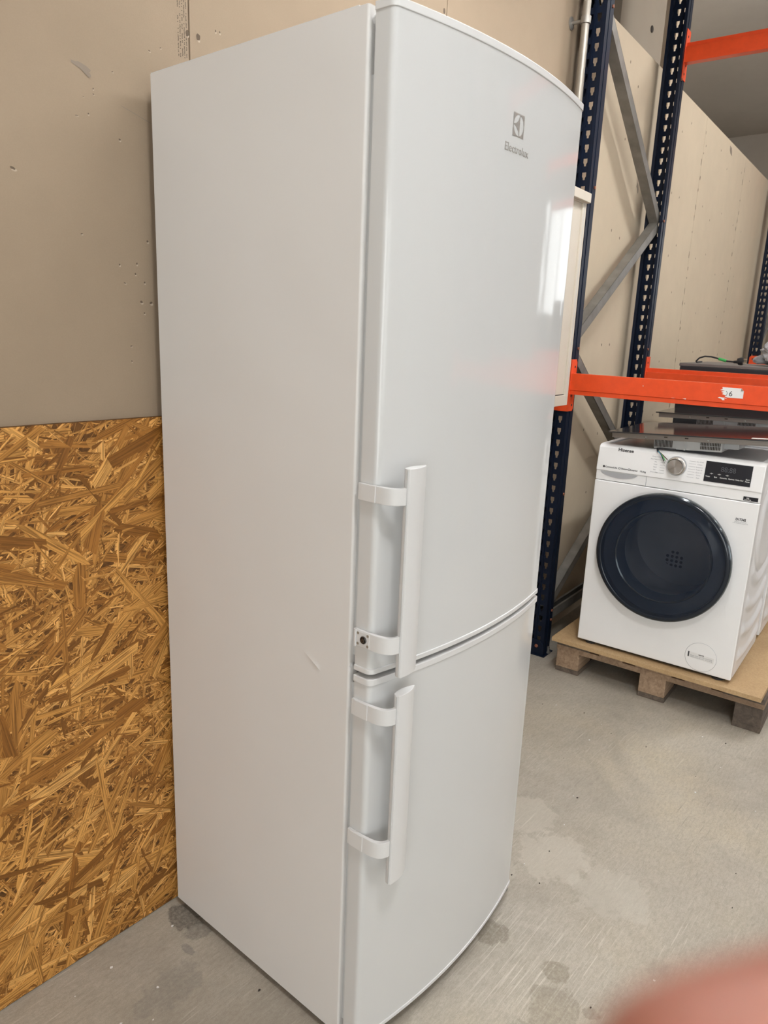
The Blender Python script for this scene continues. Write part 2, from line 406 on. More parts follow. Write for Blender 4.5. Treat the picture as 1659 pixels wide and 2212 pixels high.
# dents, nail pits, screws and the printed code on the boards
def wall_pt(s_or_x, z, lift=0.0006):
    """x in the scene -> point on the wall front"""
    x = s_or_x
    if x <= KX: return Vector((x, KY - lift, z)), Vector((1, 0, 0))
    s = (x - KX) / math.cos(WA); p = Vector((KX, KY, z)) + WD * s - WN * lift; return p, WD
pits = MB(); chips = MB()
def disc(mb, x, z, rx, rz, rot=0.0, lift=0.0006, n=9, jag=0.15):
    p, d = wall_pt(x, z, lift); ring = []
    for k in range(n):
        t = 2 * math.pi * k / n; j = 1 + random.uniform(-jag, jag)
        a, c = rx * math.cos(t) * j, rz * math.sin(t) * j
        a, c = a * math.cos(rot) - c * math.sin(rot), a * math.sin(rot) + c * math.cos(rot)
        ring.append(p + d * a + Vector((0, 0, c)))
    mb.add(ring, [tuple(range(n))])
PIT = [(0.135,1.970,.006,.007),(0.108,1.969,.005,.006),(1.040,2.311,.006,.008),(1.046,2.295,.006,.008),(-0.063,1.516,.003,.0035),(-0.025,1.521,.003,.0035),(-0.029,1.501,.003,.0035),
       (-0.009,1.486,.003,.0035),(-0.018,1.448,.0055,.004),(0.004,1.447,.006,.004),(-0.053,1.482,.0045,.002),(-0.045,1.360,.004,.002),
       (-0.045,1.330,.002,.003),(-0.012,1.426,.003,.003),(0.001,1.566,.004,.0035),(-0.138,1.564,.004,.002),(0.181,1.995,.003,.004),(0.192,1.996,.003,.004),
       (-0.051,1.743,.004,.003),(-0.257,1.657,.009,.004),(-0.10,1.818,.002,.0025),(-0.10,1.809,.003,.0015),(-0.112,1.774,.0025,.003),(-0.135,1.766,.005,.0012),
       (-0.12,1.80,.002,.001),(0.02,1.913,.004,.002),(0.045,1.925,.003,.002),(0.245,1.99,.002,.002),(-0.06,1.856,.003,.0015)]
for x, z, a, c in PIT:
    k_ = 0.95 if c > .0055 else 0.58; disc(pits, x, z, a * k_, c * k_, random.uniform(-.4, .4)); disc(chips, x + a * 0.3, z - c * 0.75, a * 0.6, c * 0.55, 0, 0.0004)
for x in (2.55, 2.75, 3.45, 3.62, 4.05, 4.30, 4.62, 4.95, 5.3):
    for k in range(7):
        z = 0.7 + k * 0.31 + random.uniform(-.07, .07)
        if z < 2.68: disc(pits, x + random.uniform(-.07, .07), z, .0045, .007, 0)
for zz in range(26):
    for x in (3.955, 5.10): disc(pits, x + random.uniform(-.012, .012), 0.6 + zz * 0.08 + random.uniform(-.03, .03), .006, random.uniform(.006, .022), 0, 0.0004, 7, .5)
tag(pits.build('nail_pits', M['pit'], wall), kind='stuff'); tag(chips.build('chipped_paper', M['pale_chip'], wall), kind='stuff')
sm = MB(); disc(sm, -0.121, 1.849, .016, .006, -.3, .0005, 12, .3); disc(sm, -0.112, 1.841, .008, .004, -.5, .0009, 12, .3)
disc(sm, 4.62, 2.66, .05, .02, -.5, .0005, 12, .4); disc(sm, 2.86, 2.15, .012, .03, .5, .0005, 10, .4); tag(sm.build('scuff_mark', M['smudge'], wall), kind='stuff')
dots = MB()
for i in range(58):
    for j in range(5):
        if random.random() < 0.62: disc(dots, 0.0865 + j * 0.0048 + random.uniform(-.0004, .0004), 2.06 - i * 0.0024, .0011, .0009, 0, .0005, 6, .1)
tag(dots.build('printed_dot_code', M['ink'], wall), kind='stuff')
cr = MB(); p0, d0 = wall_pt(-0.045, 1.802); p1, d1 = wall_pt(0.02, 1.785)
cr.add([p0, p1, p1 + Vector((0, 0, .0012)), p0 + Vector((0, 0, .0012))], [(0, 1, 2, 3)]); tag(cr.build('paper_crease', M['smudge'], wall), kind='stuff')

# glowing openings: a high window in the far end wall (seen as a reflection in the fridge door), then added ones in the
# left wall and the front wall, unseen, put in as fill light
def holed_wall(name, axis, pos, lo, hi, o0, o1, z0, z1, th=0.1):
    m = MB()
    def bx(a0, a1, c0, c1):
        if a1 - a0 < 1e-6 or c1 - c0 < 1e-6: return
        if axis == 'x': m.box(pos, pos + th, a0, a1, c0, c1)
        else: m.box(a0, a1, pos, pos + th, c0, c1)
    bx(lo, hi, 0, z0); bx(lo, hi, z1, CEIL); bx(lo, o0, z0, z1); bx(o1, hi, z0, z1)
    return st(m.build(name, M['wall_grey']))
def window(name, axis, pos, o0, o1, z0, z1, n, mat, th=0.04):
    m = MB()
    def B(mb, a0, a1, c0, c1, d0=0.0, d1=th):
        if axis == 'x': return mb.box(pos + d0, pos + d1, a0, a1, c0, c1)
        return mb.box(a0, a1, pos + d0, pos + d1, c0, c1)
    f = 0.07
    B(m, o0, o1, z0, z0 + f); B(m, o0, o1, z1 - f, z1); B(m, o0, o0 + f, z0 + f, z1 - f); B(m, o1 - f, o1, z0 + f, z1 - f)
    w_ = st(m.build(name, M['lamp_white'])); stp = (o1 - o0 - f) / n
    for k in range(n):
        a0 = o0 + f + k * stp; B(MB(), a0, a0 + stp - f, z0 + f, z1 - f, th * .4, th * .6).build('pane', mat, w_)
        if k: B(MB(), a0 - f, a0, z0 + f, z1 - f).build('mullion', M['lamp_white'], w_)
DAY = (0.95, 0.985, 1.0)
M['day_end'] = emit('daylight_end', DAY, DAY_END); M['fill_left'] = emit('fill_glow_left', DAY, FILL_LEFT); M['fill_front'] = emit('fill_glow_front', DAY, FILL_FRONT)
holed_wall('wall_right', 'x', X1, Y0, Y1, -3.6, 0.2, 1.7, 3.6); window('window_1', 'x', X1 + 0.03, -3.6, 0.2, 1.7, 3.6, 2, M['day_end'])
holed_wall('wall_left', 'x', X0 - 0.1, Y0, Y1, -5.6, -1.4, 0.05, 2.6); window('fill_window_left', 'x', X0 - 0.07, -5.6, -1.4, 0.05, 2.6, 3, M['fill_left'])
holed_wall('wall_front', 'y', Y0 - 0.1, X0, X1, -3.4, 3.0, 0.4, 2.8); window('fill_window_front', 'y', Y0 - 0.07, -3.4, 3.0, 0.4, 2.8, 4, M['fill_front'])

# ceiling lamps: a compact main lamp; aisle and other battens added as fill
LAMPS = [((-0.60, -1.18, 3.3), LAMP_MAIN, 90), ((1.15, -0.14, 2.75), FILL_AISLE, 0)] + [(p, FILL_REST * k, 0) for p, k in (((3.9, -1.2, 3.9), 1.25), ((-3.2, -2.4, 3.9), 0.3), ((0.6, -4.8, 3.9), 0.35), ((2.6, -3.2, 3.9), 0.35), ((5.0, 2.1, 3.9), 1.6))]  # second lamp added to brighten washers and aisle floor, later ones general fill
def lamp(pos, k, rz, where, hl=0.75, hw=0.06, kind_='added long white LED fill lamp hanging '):
    e = empty('main_or_fill_lamp', pos, (0, 0, R(rz)), kind_ + where, 'lamp', 'ceiling lamps of the hall')
    MB().box(-hl, hl, -hw, hw, 0.03, 0.08).build('housing', M['lamp_white'], e, bevel=0.006)
    MB().box(-hl + 0.02, hl - 0.02, -hw + 0.01, hw - 0.01, 0.0, 0.032).build('diffuser', emit('lamp_light', LAMP_COL, k), e)
    for s in (-hl * 0.8, hl * 0.8): MB().tube([(s, 0, 0.08), (s, 0, CEIL - pos[2])], 0.004, 6).build('hanger', M['zinc'], e)
WHERE = ('above the open floor beside the fridge', 'over the aisle between fridge and rack', 'over the far end of the rack', 'near the added left opening', 'close to the added front windows', 'over the middle of the hall', 'behind the low partition')
for i, ((p, k, rz), wh) in enumerate(zip(LAMPS, WHERE)):
    if i == 0: lamp(p, k, rz, wh, 0.22, 0.14, 'compact white LED panel lamp hanging ')
    else: lamp(p, k, rz, wh)

# ------------------------------------------------------------------ OSB sheet along the foot of the wall
M['osb_base'] = plain('osb_base', (0.13, 0.055, 0.014), 0.7, 0, 0.3, 0.4, 60)
M['strand_a'] = strand_mat('osb_strand', (0.35, 0.142, 0.026), (0.74, 0.375, 0.095), 'object')
M['strand_b'] = strand_mat('osb_strand_small', (0.33, 0.135, 0.026), (0.76, 0.385, 0.10), 'island')
OX0, OX1, OZ, OYF = -1.25, 0.112, 1.2148, 0.5700
osb = empty('osb_sheet', ((OX0 + OX1) / 2, KY, 0), (0, 0, 0), 'golden brown OSB strand board fixed to the wall beside the fridge', 'board')
ox = (OX0 + OX1) / 2
MB().box(OX0 - ox, OX1 - ox, OYF - KY + 0.0005, -0.0002, 0.002, OZ).build('core', M['osb_base'], osb)
def clip_poly(poly, x0, x1, z0, z1):
    def cut(ps, ax, v, keep_less):
        out = []
        for i in range(len(ps)):
            a, b = ps[i], ps[(i + 1) % len(ps)]
            ia = (a[ax] <= v) == keep_less; ib = (b[ax] <= v) == keep_less
            if ia: out.append(a)
            if ia != ib:
                t = (v - a[ax]) / (b[ax] - a[ax]); out.append(tuple(a[k] + t * (b[k] - a[k]) for k in range(4)))
        return out
    for ax, v, k in ((0, x0, False), (0, x1, True), (1, z0, False), (1, z1, True)):
        if len(poly) < 3: return []
        poly = cut(poly, ax, v, k)
    return poly
def strand_outline(L, W_):
    """(u, v) outline: a split sliver with ragged ends and one edge running off"""
    h = L / 2; q = W_ / 2
    tl, tr = random.uniform(0.0, 0.5), random.uniform(0.0, 0.5); kind = random.random()
    if kind < 0.35: pts = [(-h, -q), (h - W_ * tr * 2, -q), (h, q * random.uniform(-.3, 1)), (h - W_, q), (-h + W_ * tl * 2, q)]
    elif kind < 0.65: pts = [(-h, -q * .2), (-h * .6, -q), (h * .7, -q * .8), (h, 0.1 * q), (h * .5, q), (-h * .8, q * .7)]
    else: pts = [(-h, -q), (h, -q * random.uniform(.4, 1)), (h - W_ * .4, q), (-h + W_ * .5, q * random.uniform(.6, 1))]
    return pts
def strand_faces(cx, cz, ang, L, W_, y, tilt):
    ca, sa = math.cos(ang), math.sin(ang)
    poly = [(cx + u * ca - v * sa, cz + u * sa + v * ca, u + L, v) for u, v in strand_outline(L, W_)]
    return clip_poly(poly, OX0 + 0.001, OX1 - 0.001, 0.003, OZ - 0.0005)
def strand_angle():
    a = random.gauss(0.42, 0.62) if random.random() < 0.72 else random.uniform(0, math.pi)
    return a
def add_strand(acc, poly, y, th):
    V, Fc, UV = acc; n = len(poly); s = len(V)
    tl = random.uniform(-.11, .11)
    for x, z, u, v in poly: V.append((x - ox, y - KY + max(-.0007, min(.0007, tl * v)), z)); UV.append((u, v))
    for x, z, u, v in poly: V.append((x - ox, y + th - KY, z)); UV.append((u, v))
    Fc.append(tuple(range(s, s + n)))
    for i in range(n): Fc.append((s + (i + 1) % n, s + i, s + n + i, s + n + (i + 1) % n))
def strand_obj(name, acc, mat, kind=None):
    V, Fc, UV = acc
    me = bpy.data.meshes.new(name); me.from_pydata(V, [], Fc); uvl = me.uv_layers.new(name='UVMap')
    for l in me.loops: uvl.data[l.index].uv = UV[l.vertex_index]
    me.materials.append(mat); o = bpy.data.objects.new(name, me); COL.objects.link(o); o.parent = osb
    if kind: o['kind'] = kind
    return o
small = ([], [], [])
for i in range(15000):
    L = random.lognormvariate(math.log(0.062), 0.5); W_ = min(0.03, max(0.0013, random.lognormvariate(math.log(0.0046), 0.65)))
    p = strand_faces(random.uniform(OX0, OX1), random.uniform(0, OZ), strand_angle(), min(L, .16), W_, 0, 0)
    if len(p) >= 3: add_strand(small, p, OYF + random.uniform(-0.0004, 0.0008), 0.0010)
strand_obj('fine_strands', small, M['strand_b'], 'stuff')
random.seed(21)
big_n = 0
while big_n < 290:
    L = random.uniform(0.09, 0.23); W_ = random.choice((0.008, 0.012, 0.017, 0.022, 0.028, 0.034)) * random.uniform(.8, 1.15)
    cx = random.uniform(-0.56, OX1) if big_n < 235 else random.uniform(OX0, -0.5)
    p = strand_faces(cx, random.uniform(0, OZ), strand_angle(), L, W_, 0, 0)
    if len(p) < 3: continue
    acc = ([], [], []); add_strand(acc, p, OYF - 0.0003 - random.uniform(0.0, 0.0006), 0.0008); strand_obj('strand', acc, M['strand_a']); big_n += 1

# ------------------------------------------------------------------ the fridge
FW, FD, FH, FG, FT, FZ0, FS = 0.595, 0.5486, 1.8628, 0.0135, 0.048, 0.0204, 0.0333
ZGAP, DTOP, DBOT = 0.8292, 1.8621, 0.0354
fr = empty('fridge_freezer', (0, 0, 0), (0, 0, 0), 'tall white fridge freezer with curved doors and bar handles', 'fridge')
def front_y(x): return -FT - FS * (1 - (2 * x / FW - 1) ** 2)
def door_poly(off=0.0, back=-FG):
    """plan outline of a bowed door, grown outwards by off"""
    pts = [(-off, back)]
    rc = 0.012 + off
    a = Vector((-off, -FT + 0.010)); cpt = Vector((-off, -FT - 0.0015 - off)); e = Vector((rc - off, front_y(rc) - off))
    for k in range(9):
        t = k / 8; p = a * (1 - t) ** 2 + cpt * 2 * t * (1 - t) + e * t * t; pts.append((p.x, p.y))
    N = 44
    for k in range(1, N):
        x = rc + (FW - 2 * rc) * k / N; pts.append((x, front_y(x) - off))
    a = Vector((FW - rc + off, front_y(FW - rc) - off)); cpt = Vector((FW + off, -FT - 0.0015 - off)); e = Vector((FW + off, -FT + 0.010))
    for k in range(9):
        t = k / 8; p = a * (1 - t) ** 2 + cpt * 2 * t * (1 - t) + e * t * t; pts.append((p.x, p.y))
    pts.append((FW + off, back))
    return pts
# cabinet carcass + folded side sheets
MB().box(0.003, FW - 0.003, 0.004, FD, FZ0, FH - 0.001).build('cabinet', M['ftrim'], fr)
def side_sheet(mirror):
    r = 0.0045; pl = [(0, FD), (0, r)]
    for k in range(1, 7):
        t = math.pi / 2 * k / 6; pl.append((r - r * math.cos(t), r - r * math.sin(t)))
    pl += [(0.022, 0), (0.022, 0.004), (0.0032, 0.006), (0.0032, FD)]
    if mirror: pl = [(FW - x, y) for x, y in pl]
    return MB().prism(pl, FZ0, FH).build('side_panel', M['fside'], fr, smooth=True, ang=50)
side_sheet(False); side_sheet(True)
MB().box(0.001, FW - 0.001, 0.02, FD, FH - 0.001, FH + 0.002).build('top_panel', M['ftrim'], fr)
MB().box(0.012, FW - 0.012, 0.012, FD - 0.02, 0.008, FZ0 + 0.001).build('base_tray', M['black'], fr)
for x in (0.05, FW - 0.05):
    for y in (0.06, FD - 0.06):
        MB().lathe([(0, 0), (0.02, 0), (0.02, 0.006), (0.008, 0.006), (0.008, 0.012), (0, 0.012)], (x, y, 0), 'z', 20).build('foot', M['black'], fr)
MB().box(0.03, FW - 0.03, -0.008, 0.006, 0.006, FZ0 + 0.012).build('plinth', M['black'], fr)

def door(z0, z1, trims):
    d = MB().prism(door_poly(), z0, z1).build('door', M['fwhite'], fr, smooth=True, ang=40)
    for (a, c, off) in trims:
        MB().prism(door_poly(off, -FG + 0.0008), a, c).build('door_trim', M['ftrim'], d, bevel=0.0012, ang=40)
    # groove line where trim and sheet meet
    MB().prism(door_poly(-0.0015, -FG), z0 - 0.0008, z0 + 0.0008).build('seam', M['gasket'], d)
    # magnetic gasket between door and cabinet
    g = 0.010
    for x0, x1, za, zb in ((g, g + 0.012, z0 + 0.012, z1 - (0.078 if z1 > 1 else 0.012)), (FW - g - 0.012, FW - g, z0 + 0.012, z1 - 0.012), (g + 0.012, FW - g - 0.012, z0 + 0.012, z0 + 0.026), (g + 0.012, FW - g - 0.012, z1 - 0.026, z1 - 0.012)):
        MB().box(x0, x1, -FG - 0.0005, 0.0005, za, zb).build('gasket', M['gasket'], d)
    return d
ud = door(ZGAP + 0.0135, DTOP - 0.011, [(DTOP - 0.012, DTOP, 0.0016), (ZGAP + 0.0050, ZGAP + 0.0145, 0.0022)])
ld = door(DBOT + 0.008, ZGAP - 0.0150, [(ZGAP - 0.0165, ZGAP - 0.0042, 0.0026), (DBOT, DBOT + 0.0090, 0.0018)])
tag(ud, 'upper curved door with the maker emblem'); tag(ld, 'lower freezer door')
# hinges / stops seen in the gaps
MB().lathe([(0, 0), (0.0075, 0), (0.0075, -0.007), (0.005, -0.010), (0, -0.010)], (0.016, 0, FH - 0.018), 'y', 16).build('stop_pin', M['ftrim'], fr)
MB().lathe([(0, -0.006), (0.005, -0.006), (0.005, 0.006), (0, 0.006)], (FW - 0.03, -0.03, ZGAP), 'z', 14).build('hinge_pin', M['zinc'], fr)
MB().box(FW - 0.07, FW - 0.012, -0.045, 0.005, ZGAP - 0.0015, ZGAP + 0.0015).build('hinge_plate', M['zinc'], fr)
MB().lathe([(0, 0), (0.012, 0), (0.012, 0.008), (0.006, 0.013), (0, 0.013)], (FW - 0.02, -0.01, DTOP), 'z', 18).build('hinge_cap', M['pipe'], fr)
MB().lathe([(0, 0), (0.006, 0), (0.006, -0.004), (0, -0.006)], (0.0075, 0.004, ZGAP + 0.006), 'y', 12).build('stop_pin', M['ftrim'], fr)
MB().box(FW - 0.07, FW - 0.01, -0.05, 0.01, FZ0 - 0.002, FZ0 + 0.004).build('hinge_plate', M['zinc'], fr)

# emblem and lettering, laid on the bow of the door
def on_door(me, cx, cz, name, mat, lift=0.0004):
    for v in me.vertices:
        x = cx + v.co.x; v.co = (x, front_y(x) - lift - v.co.z, cz + v.co.y)
    me.name = name; me.materials.clear(); me.materials.append(mat)
    o = bpy.data.objects.new(name, me); COL.objects.link(o); o.parent = ud; return o
LCX, LZ0, LZ1 = 0.2975, 1.7385, 1.7750
def flat_mesh(polys):
    me = bpy.data.meshes.new('flat'); V = []; Fc = []
    for p in polys: s = len(V); V += [(x, y, 0.0) for x, y in p]; Fc.append(tuple(range(s, s + len(p))))
    me.from_pydata(V, [], Fc); return me
# square with a round opening: the petals stay the colour of the door, the star between them is silver
s = 0.0182; rr = 0.0162
sq = [(-s, -s), (s, -s), (s, s), (-s, s)]; circ = [(rr * math.cos(2*math.pi*k/48), rr * math.sin(2*math.pi*k/48)) for k in range(48)]
tri = tessellate_polygon([[Vector((*p, 0)) for p in sq], [Vector((*p, 0)) for p in circ]]); al = sq + circ
emb = bpy.data.meshes.new('emblem'); emb.from_pydata([(x, y, 0) for x, y in al], [], [tuple(t) for t in tri])
on_door(emb, LCX, (LZ0 + LZ1) / 2, 'emblem', M['silver'])
def bez(a, b, c, n=10): return [((1-t)**2*a[0]+2*t*(1-t)*b[0]+t*t*c[0], (1-t)**2*a[1]+2*t*(1-t)*b[1]+t*t*c[1]) for t in [k/n for k in range(n+1)]]
top = (0.0024, 0.0160); bot = (0.0024, -0.0160); lft = (-0.0161, 0.0)
star = [(0.0034, 0.0158), (0.0034, -0.0158)] + [(0.0020, -0.0160)] + bez((0.0020, -0.0160), (-0.0005, -0.0030), (-0.0161, -0.0008))[1:] + bez((-0.0161, 0.0008), (-0.0005, 0.0030), (0.0020, 0.0160))
on_door(flat_mesh([star]), LCX, (LZ0 + LZ1) / 2, 'emblem_star', M['silver'])
tm = text_mesh('Electrolux', 0.0185, 0.0)
wx = max(v.co.x for v in tm.vertices) - min(v.co.x for v in tm.vertices)
for v in tm.vertices: v.co.x *= 0.078 / wx
on_door(tm, LCX, 1.7185, 'lettering', M['silver'])

# handles
def handle(zt, zb, br, bare=None):
    fc = []
    back = bez((0.0235, -0.0855), (0.046, -0.0785), (0.0725, -0.0900), 12)
    front = bez((0.0735, -0.0915), (0.052, -0.1045), (0.0215, -0.0985), 12)
    sec = back + front + [(0.0200, -0.0945), (0.0205, -0.0895)]
    h = MB().prism(sec, zb, zt).build('door_handle', M['ftrim'], fr, bevel=0.0008, smooth=True, ang=40)
    tag(h, 'vertical lens-section grip bar')
    MB().box(0.0192, 0.0215, -0.0955, -0.0935, zb + 0.002, zt - 0.002).build('groove', M['gasket'], h)
    for i, (z0, z1) in enumerate(br):
        o_, t_ = [], []
        # outer and inner path in plan
        outer = [(-0.0062, -0.0135), (-0.0062, -0.058)] + bez((-0.0062, -0.058), (-0.0058, -0.0915), (0.018, -0.0945), 12)[1:] + [(0.034, -0.0950)]
        inner = [(0.034, -0.0885), (0.020, -0.0880)] + bez((0.020, -0.0880), (0.0035, -0.0860), (0.0012, -0.062), 10)[1:] + [(0.0, -0.050), (0.0, -0.0135)]
        b_ = MB().prism(outer + inner, z0, z1).build('bracket', M['ftrim'], h, bevel=0.0010, smooth=True, ang=40)
        if bare == i:
            zc = (z0 + z1) / 2
            pl = MB().box(-0.0070, -0.0055, -0.0500, -0.0215, z0 + 0.002, z1 - 0.002).build('screw_plate', M['ftrim'], h, bevel=0.0006)
            MB().box(-0.0090, -0.0050, -0.0205, -0.0165, z0 - 0.001, z1 + 0.001).build('bracket_lip', M['ftrim'], h, bevel=0.0006)
            MB().lathe([(0.0068, -0.0072), (0.0068, -0.0088), (0.0058, -0.0094), (0.0052, -0.0074), (0, -0.0074)], (0, -0.0375, zc), 'x', 20).build('screw_well', M['screw'], h)
            MB().lathe([(0.0042, -0.0072), (0.0042, -0.0098), (0.0015, -0.0104), (0.0012, -0.0090), (0, -0.0090)], (0, -0.0380, zc - .0006), 'x', 12).build('screw', M['screw'], h)
            for y in (-0.0465, -0.0245):
                for dz in (-0.0095, 0.0095): MB().lathe([(0, -0.0069), (0.0026, -0.0069), (0.0026, -0.0073), (0, -0.0073)], (0, y, zc + dz), 'x', 12).build('peg_hole', M['pipe'], h)
        else:
            MB().box(-0.0074, -0.0055, -0.0510, -0.0205, z0 + 0.0005, z1 - 0.0005).build('bracket_cover', M['ftrim'], h, bevel=0.0005)
    return h
handle(1.2000, 0.8385, [(1.1405, 1.1690), (0.8835, 0.9135)], 1)
handle(0.8050, 0.4230, [(0.7505, 0.7810), (0.4845, 0.5165)])

# ------------------------------------------------------------------ white wall cabinet and conduit behind the fridge
sw = (1.777 - KX) / math.cos(WA)
wc = empty('wall_cabinet', tuple(Vector((KX, KY, 0)) + WD * (sw - 0.21) + Vector((0, 0, 1.156))), (0, 0, WA), 'cream white wall cabinet with framed door behind the fridge', 'cabinet')
cw, chh, cdp = 0.21, 0.766, 0.188
MB().box(-cw, cw - 0.004, -cdp + 0.012, 0.001, 0.006, chh - 0.006).build('body', M['cream'], wc, bevel=0.003)
MB().prism([(-cw, 0), (cw, 0), (cw, chh), (-cw, chh)], -cdp - 0.002, -cdp + 0.012, 'y', [(-cw + 0.034, 0.040), (cw - 0.034, 0.040), (cw - 0.034, chh - 0.034), (-cw + 0.034, chh - 0.034)]).build('door_frame', M['cream'], wc, bevel=0.0015)
MB().box(-cw + 0.034, cw - 0.034, -cdp + 0.004, -cdp + 0.013, 0.042, chh - 0.034).build('door_panel', M['cream'], wc)
MB().box(-cw + 0.034, cw - 0.034, -cdp + 0.002, -cdp + 0.010, 0.0395, 0.0432).build('slot', M['dark_hole'], wc)
MB().box(cw - 0.020, cw - 0.018, -cdp - 0.0028, -cdp + 0.0, 0.02, chh - 0.02).build('edge_groove', M['gasket'], wc)
MB().box(-cw - 0.002, cw + 0.004, -cdp - 0.016, -cdp + 0.02, chh - 0.030, chh + 0.004).build('top_lip', M['cream'], wc, bevel=0.003)

spp = (1.923 - KX) / math.cos(WA)
pp = empty('conduit_pipe', tuple(Vector((KX, KY, 0)) + WD * spp), (0, 0, WA), 'grey metal conduit pipe clamped upright to the wall behind the rack', 'pipe')
MB().tube([(-0.006, -0.058, 0.9), (-0.006, -0.058, CEIL)], 0.0145, 20).build('pipe', M['pipe'], pp, smooth=True)
for z in (2.555, 1.3, 3.8):
    c_ = MB().lathe([(0.0146, -0.012), (0.0195, -0.012), (0.0195, 0.012), (0.0146, 0.012)], (-0.006, -0.058, z), 'z', 24).build('clamp', M['clamp'], pp, smooth=True)
    MB().tube([(-0.006, -0.0, z), (-0.006, -0.042, z)], 0.006, 12).build('stud', M['clamp'], c_)
    MB().lathe([(0, 0), (0.022, 0), (0.022, -0.004), (0.010, -0.007), (0, -0.007)], (-0.006, 0, z), 'y', 24).build('flange', M['clamp'], c_, smooth=True)

# ------------------------------------------------------------------ pallet rack (its frame: x depth, y along the beams)
RA = R(3.5); RO = Vector((1.969, 0.587, 0)); EX = Vector((math.cos(RA), math.sin(RA), 0)); EY = Vector((-math.sin(RA), math.cos(RA), 0))
def rk(x, y, z=0.0): return tuple(RO + EX * x + EY * y + Vector((0, 0, z)))
rack = empty('pallet_rack', tuple(RO), (0, 0, RA), 'navy and orange pallet rack standing along the wall past the fridge', 'rack')
RH, RDEP, UW, UD = 4.0, 1.03, 0.086, 0.068
def keyhole(cy, cz, k=1.0):
    return [(cy - .0082*k, cz + .014), (cy - .0082*k, cz - .001), (cy - .0046*k, cz - .006), (cy - .0040*k, cz - .014), (cy + .0040*k, cz - .014), (cy + .0046*k, cz - .006), (cy + .0082*k, cz - .001), (cy + .0082*k, cz + .014)]
def upright_mesh():
    m = MB(); n = int(RH / 0.05)
    for i in range(n):
        z0 = i * 0.05
        m.prism([(0.014, z0), (0.042, z0), (0.042, z0 + .05), (0.014, z0 + .05)], 0.004, 0.006, 'x', keyhole(0.028, z0 + .026))
        m.prism([(0.048, z0), (0.074, z0), (0.074, z0 + .05), (0.048, z0 + .05)], 0.004, 0.006, 'x', keyhole(0.061, z0 + .026))
    for a, c, x in ((0.0, 0.014, 0.0), (0.042, 0.048, 0.0), (0.074, UW, 0.0)): m.box(x, x + 0.006, a, c, 0, RH)
    m.box(0, UD, 0, 0.002, 0, RH).box(0, UD, UW - 0.002, UW, 0, RH)
    m.box(UD * 0.42, UD * 0.58, -0.002, 0.0005, 0, RH)
    m.box(UD - 0.002, UD, 0, 0.014, 0, RH).box(UD - 0.002, UD, UW - 0.014, UW, 0, RH)
    return m
um = upright_mesh().mesh('upright'); um.materials.append(M['navy'])
def foot(parent, flip):
    f_ = MB().box(-0.012, 0.085, -0.012, UW + 0.012, 0, 0.005)
    f_.prism([(-0.001, 0.0), (UW, 0.0), (UW, 0.075), (0.018, 0.075), (-0.001, 0.052)], -0.004, 0.0, 'x')
    o = f_.build('foot_plate', M['navy'], parent, bevel=0.001)
    if flip: pass
    return o
M['rivet'] = plain('rusty_bolt', (0.30, 0.115, 0.07), 0.5, 0.3)
def frame(y):
    for k, (x, sx) in enumerate(((0.0, 1), (RDEP, -1))):
        u = bpy.data.objects.new('upright', um); COL.objects.link(u); u.parent = rack; u.location = (x, y, 0); u.scale = (sx, 1, 1)
        foot(u, False)
        MB().lathe([(0, -0.004), (0.008, -0.004), (0.008, -0.008), (0.005, -0.010), (0, -0.010)], (0, 0.032, 0.045), 'x', 16).build('foot_bolt', M['rivet'], u)
        MB().lathe([(0, 0.004), (0.011, 0.004), (0.011, 0.012), (0.006, 0.012), (0.006, 0.035), (0, 0.035)], (0.045, -0.006, 0), 'z', 12).build('anchor_bolt', M['zinc'], u)
        for z in (0.165, 0.21, 0.75, 1.37, 1.99, 2.62): MB().lathe([(0, -0.001), (0.006, -0.001), (0.006, -0.006), (0, -0.006)], (0.05, 0, z), 'y', 10).build('brace_bolt', M['rivet'], u)
    zz = [(0.05, 2.645, 0.98, 1.995), (0.98, 1.965, 0.05, 1.395), (0.05, 1.365, 0.98, 0.775), (0.98, 0.745, 0.05, 0.205), (0.98, 3.265, 0.05, 2.675), (0.05, 3.90, 0.98, 3.29)]
    for x0, z0, x1, z1 in zz + [(0.05, 0.165, 0.98, 0.165)]:
        L = math.hypot(x1 - x0, z1 - z0); a = math.atan2(z1 - z0, x1 - x0)
        m = MB().box(0, L, -0.022, 0.022, -0.0215, -0.0195).box(0, L, -0.022, -0.020, -0.0215, 0.0215).box(0, L, 0.020, 0.022, -0.0215, 0.0215)
        m.box(0, L, -0.022, -0.012, 0.0195, 0.0215).box(0, L, 0.012, 0.022, 0.0195, 0.0215)
        b_ = m.build('brace', M['zinc_brace'], rack); b_.location = (x0, y + 0.043, z0); b_.rotation_euler = (0, -a, 0)
BEAM_L = 2.70
frame(0.0); frame(-BEAM_L - UW)
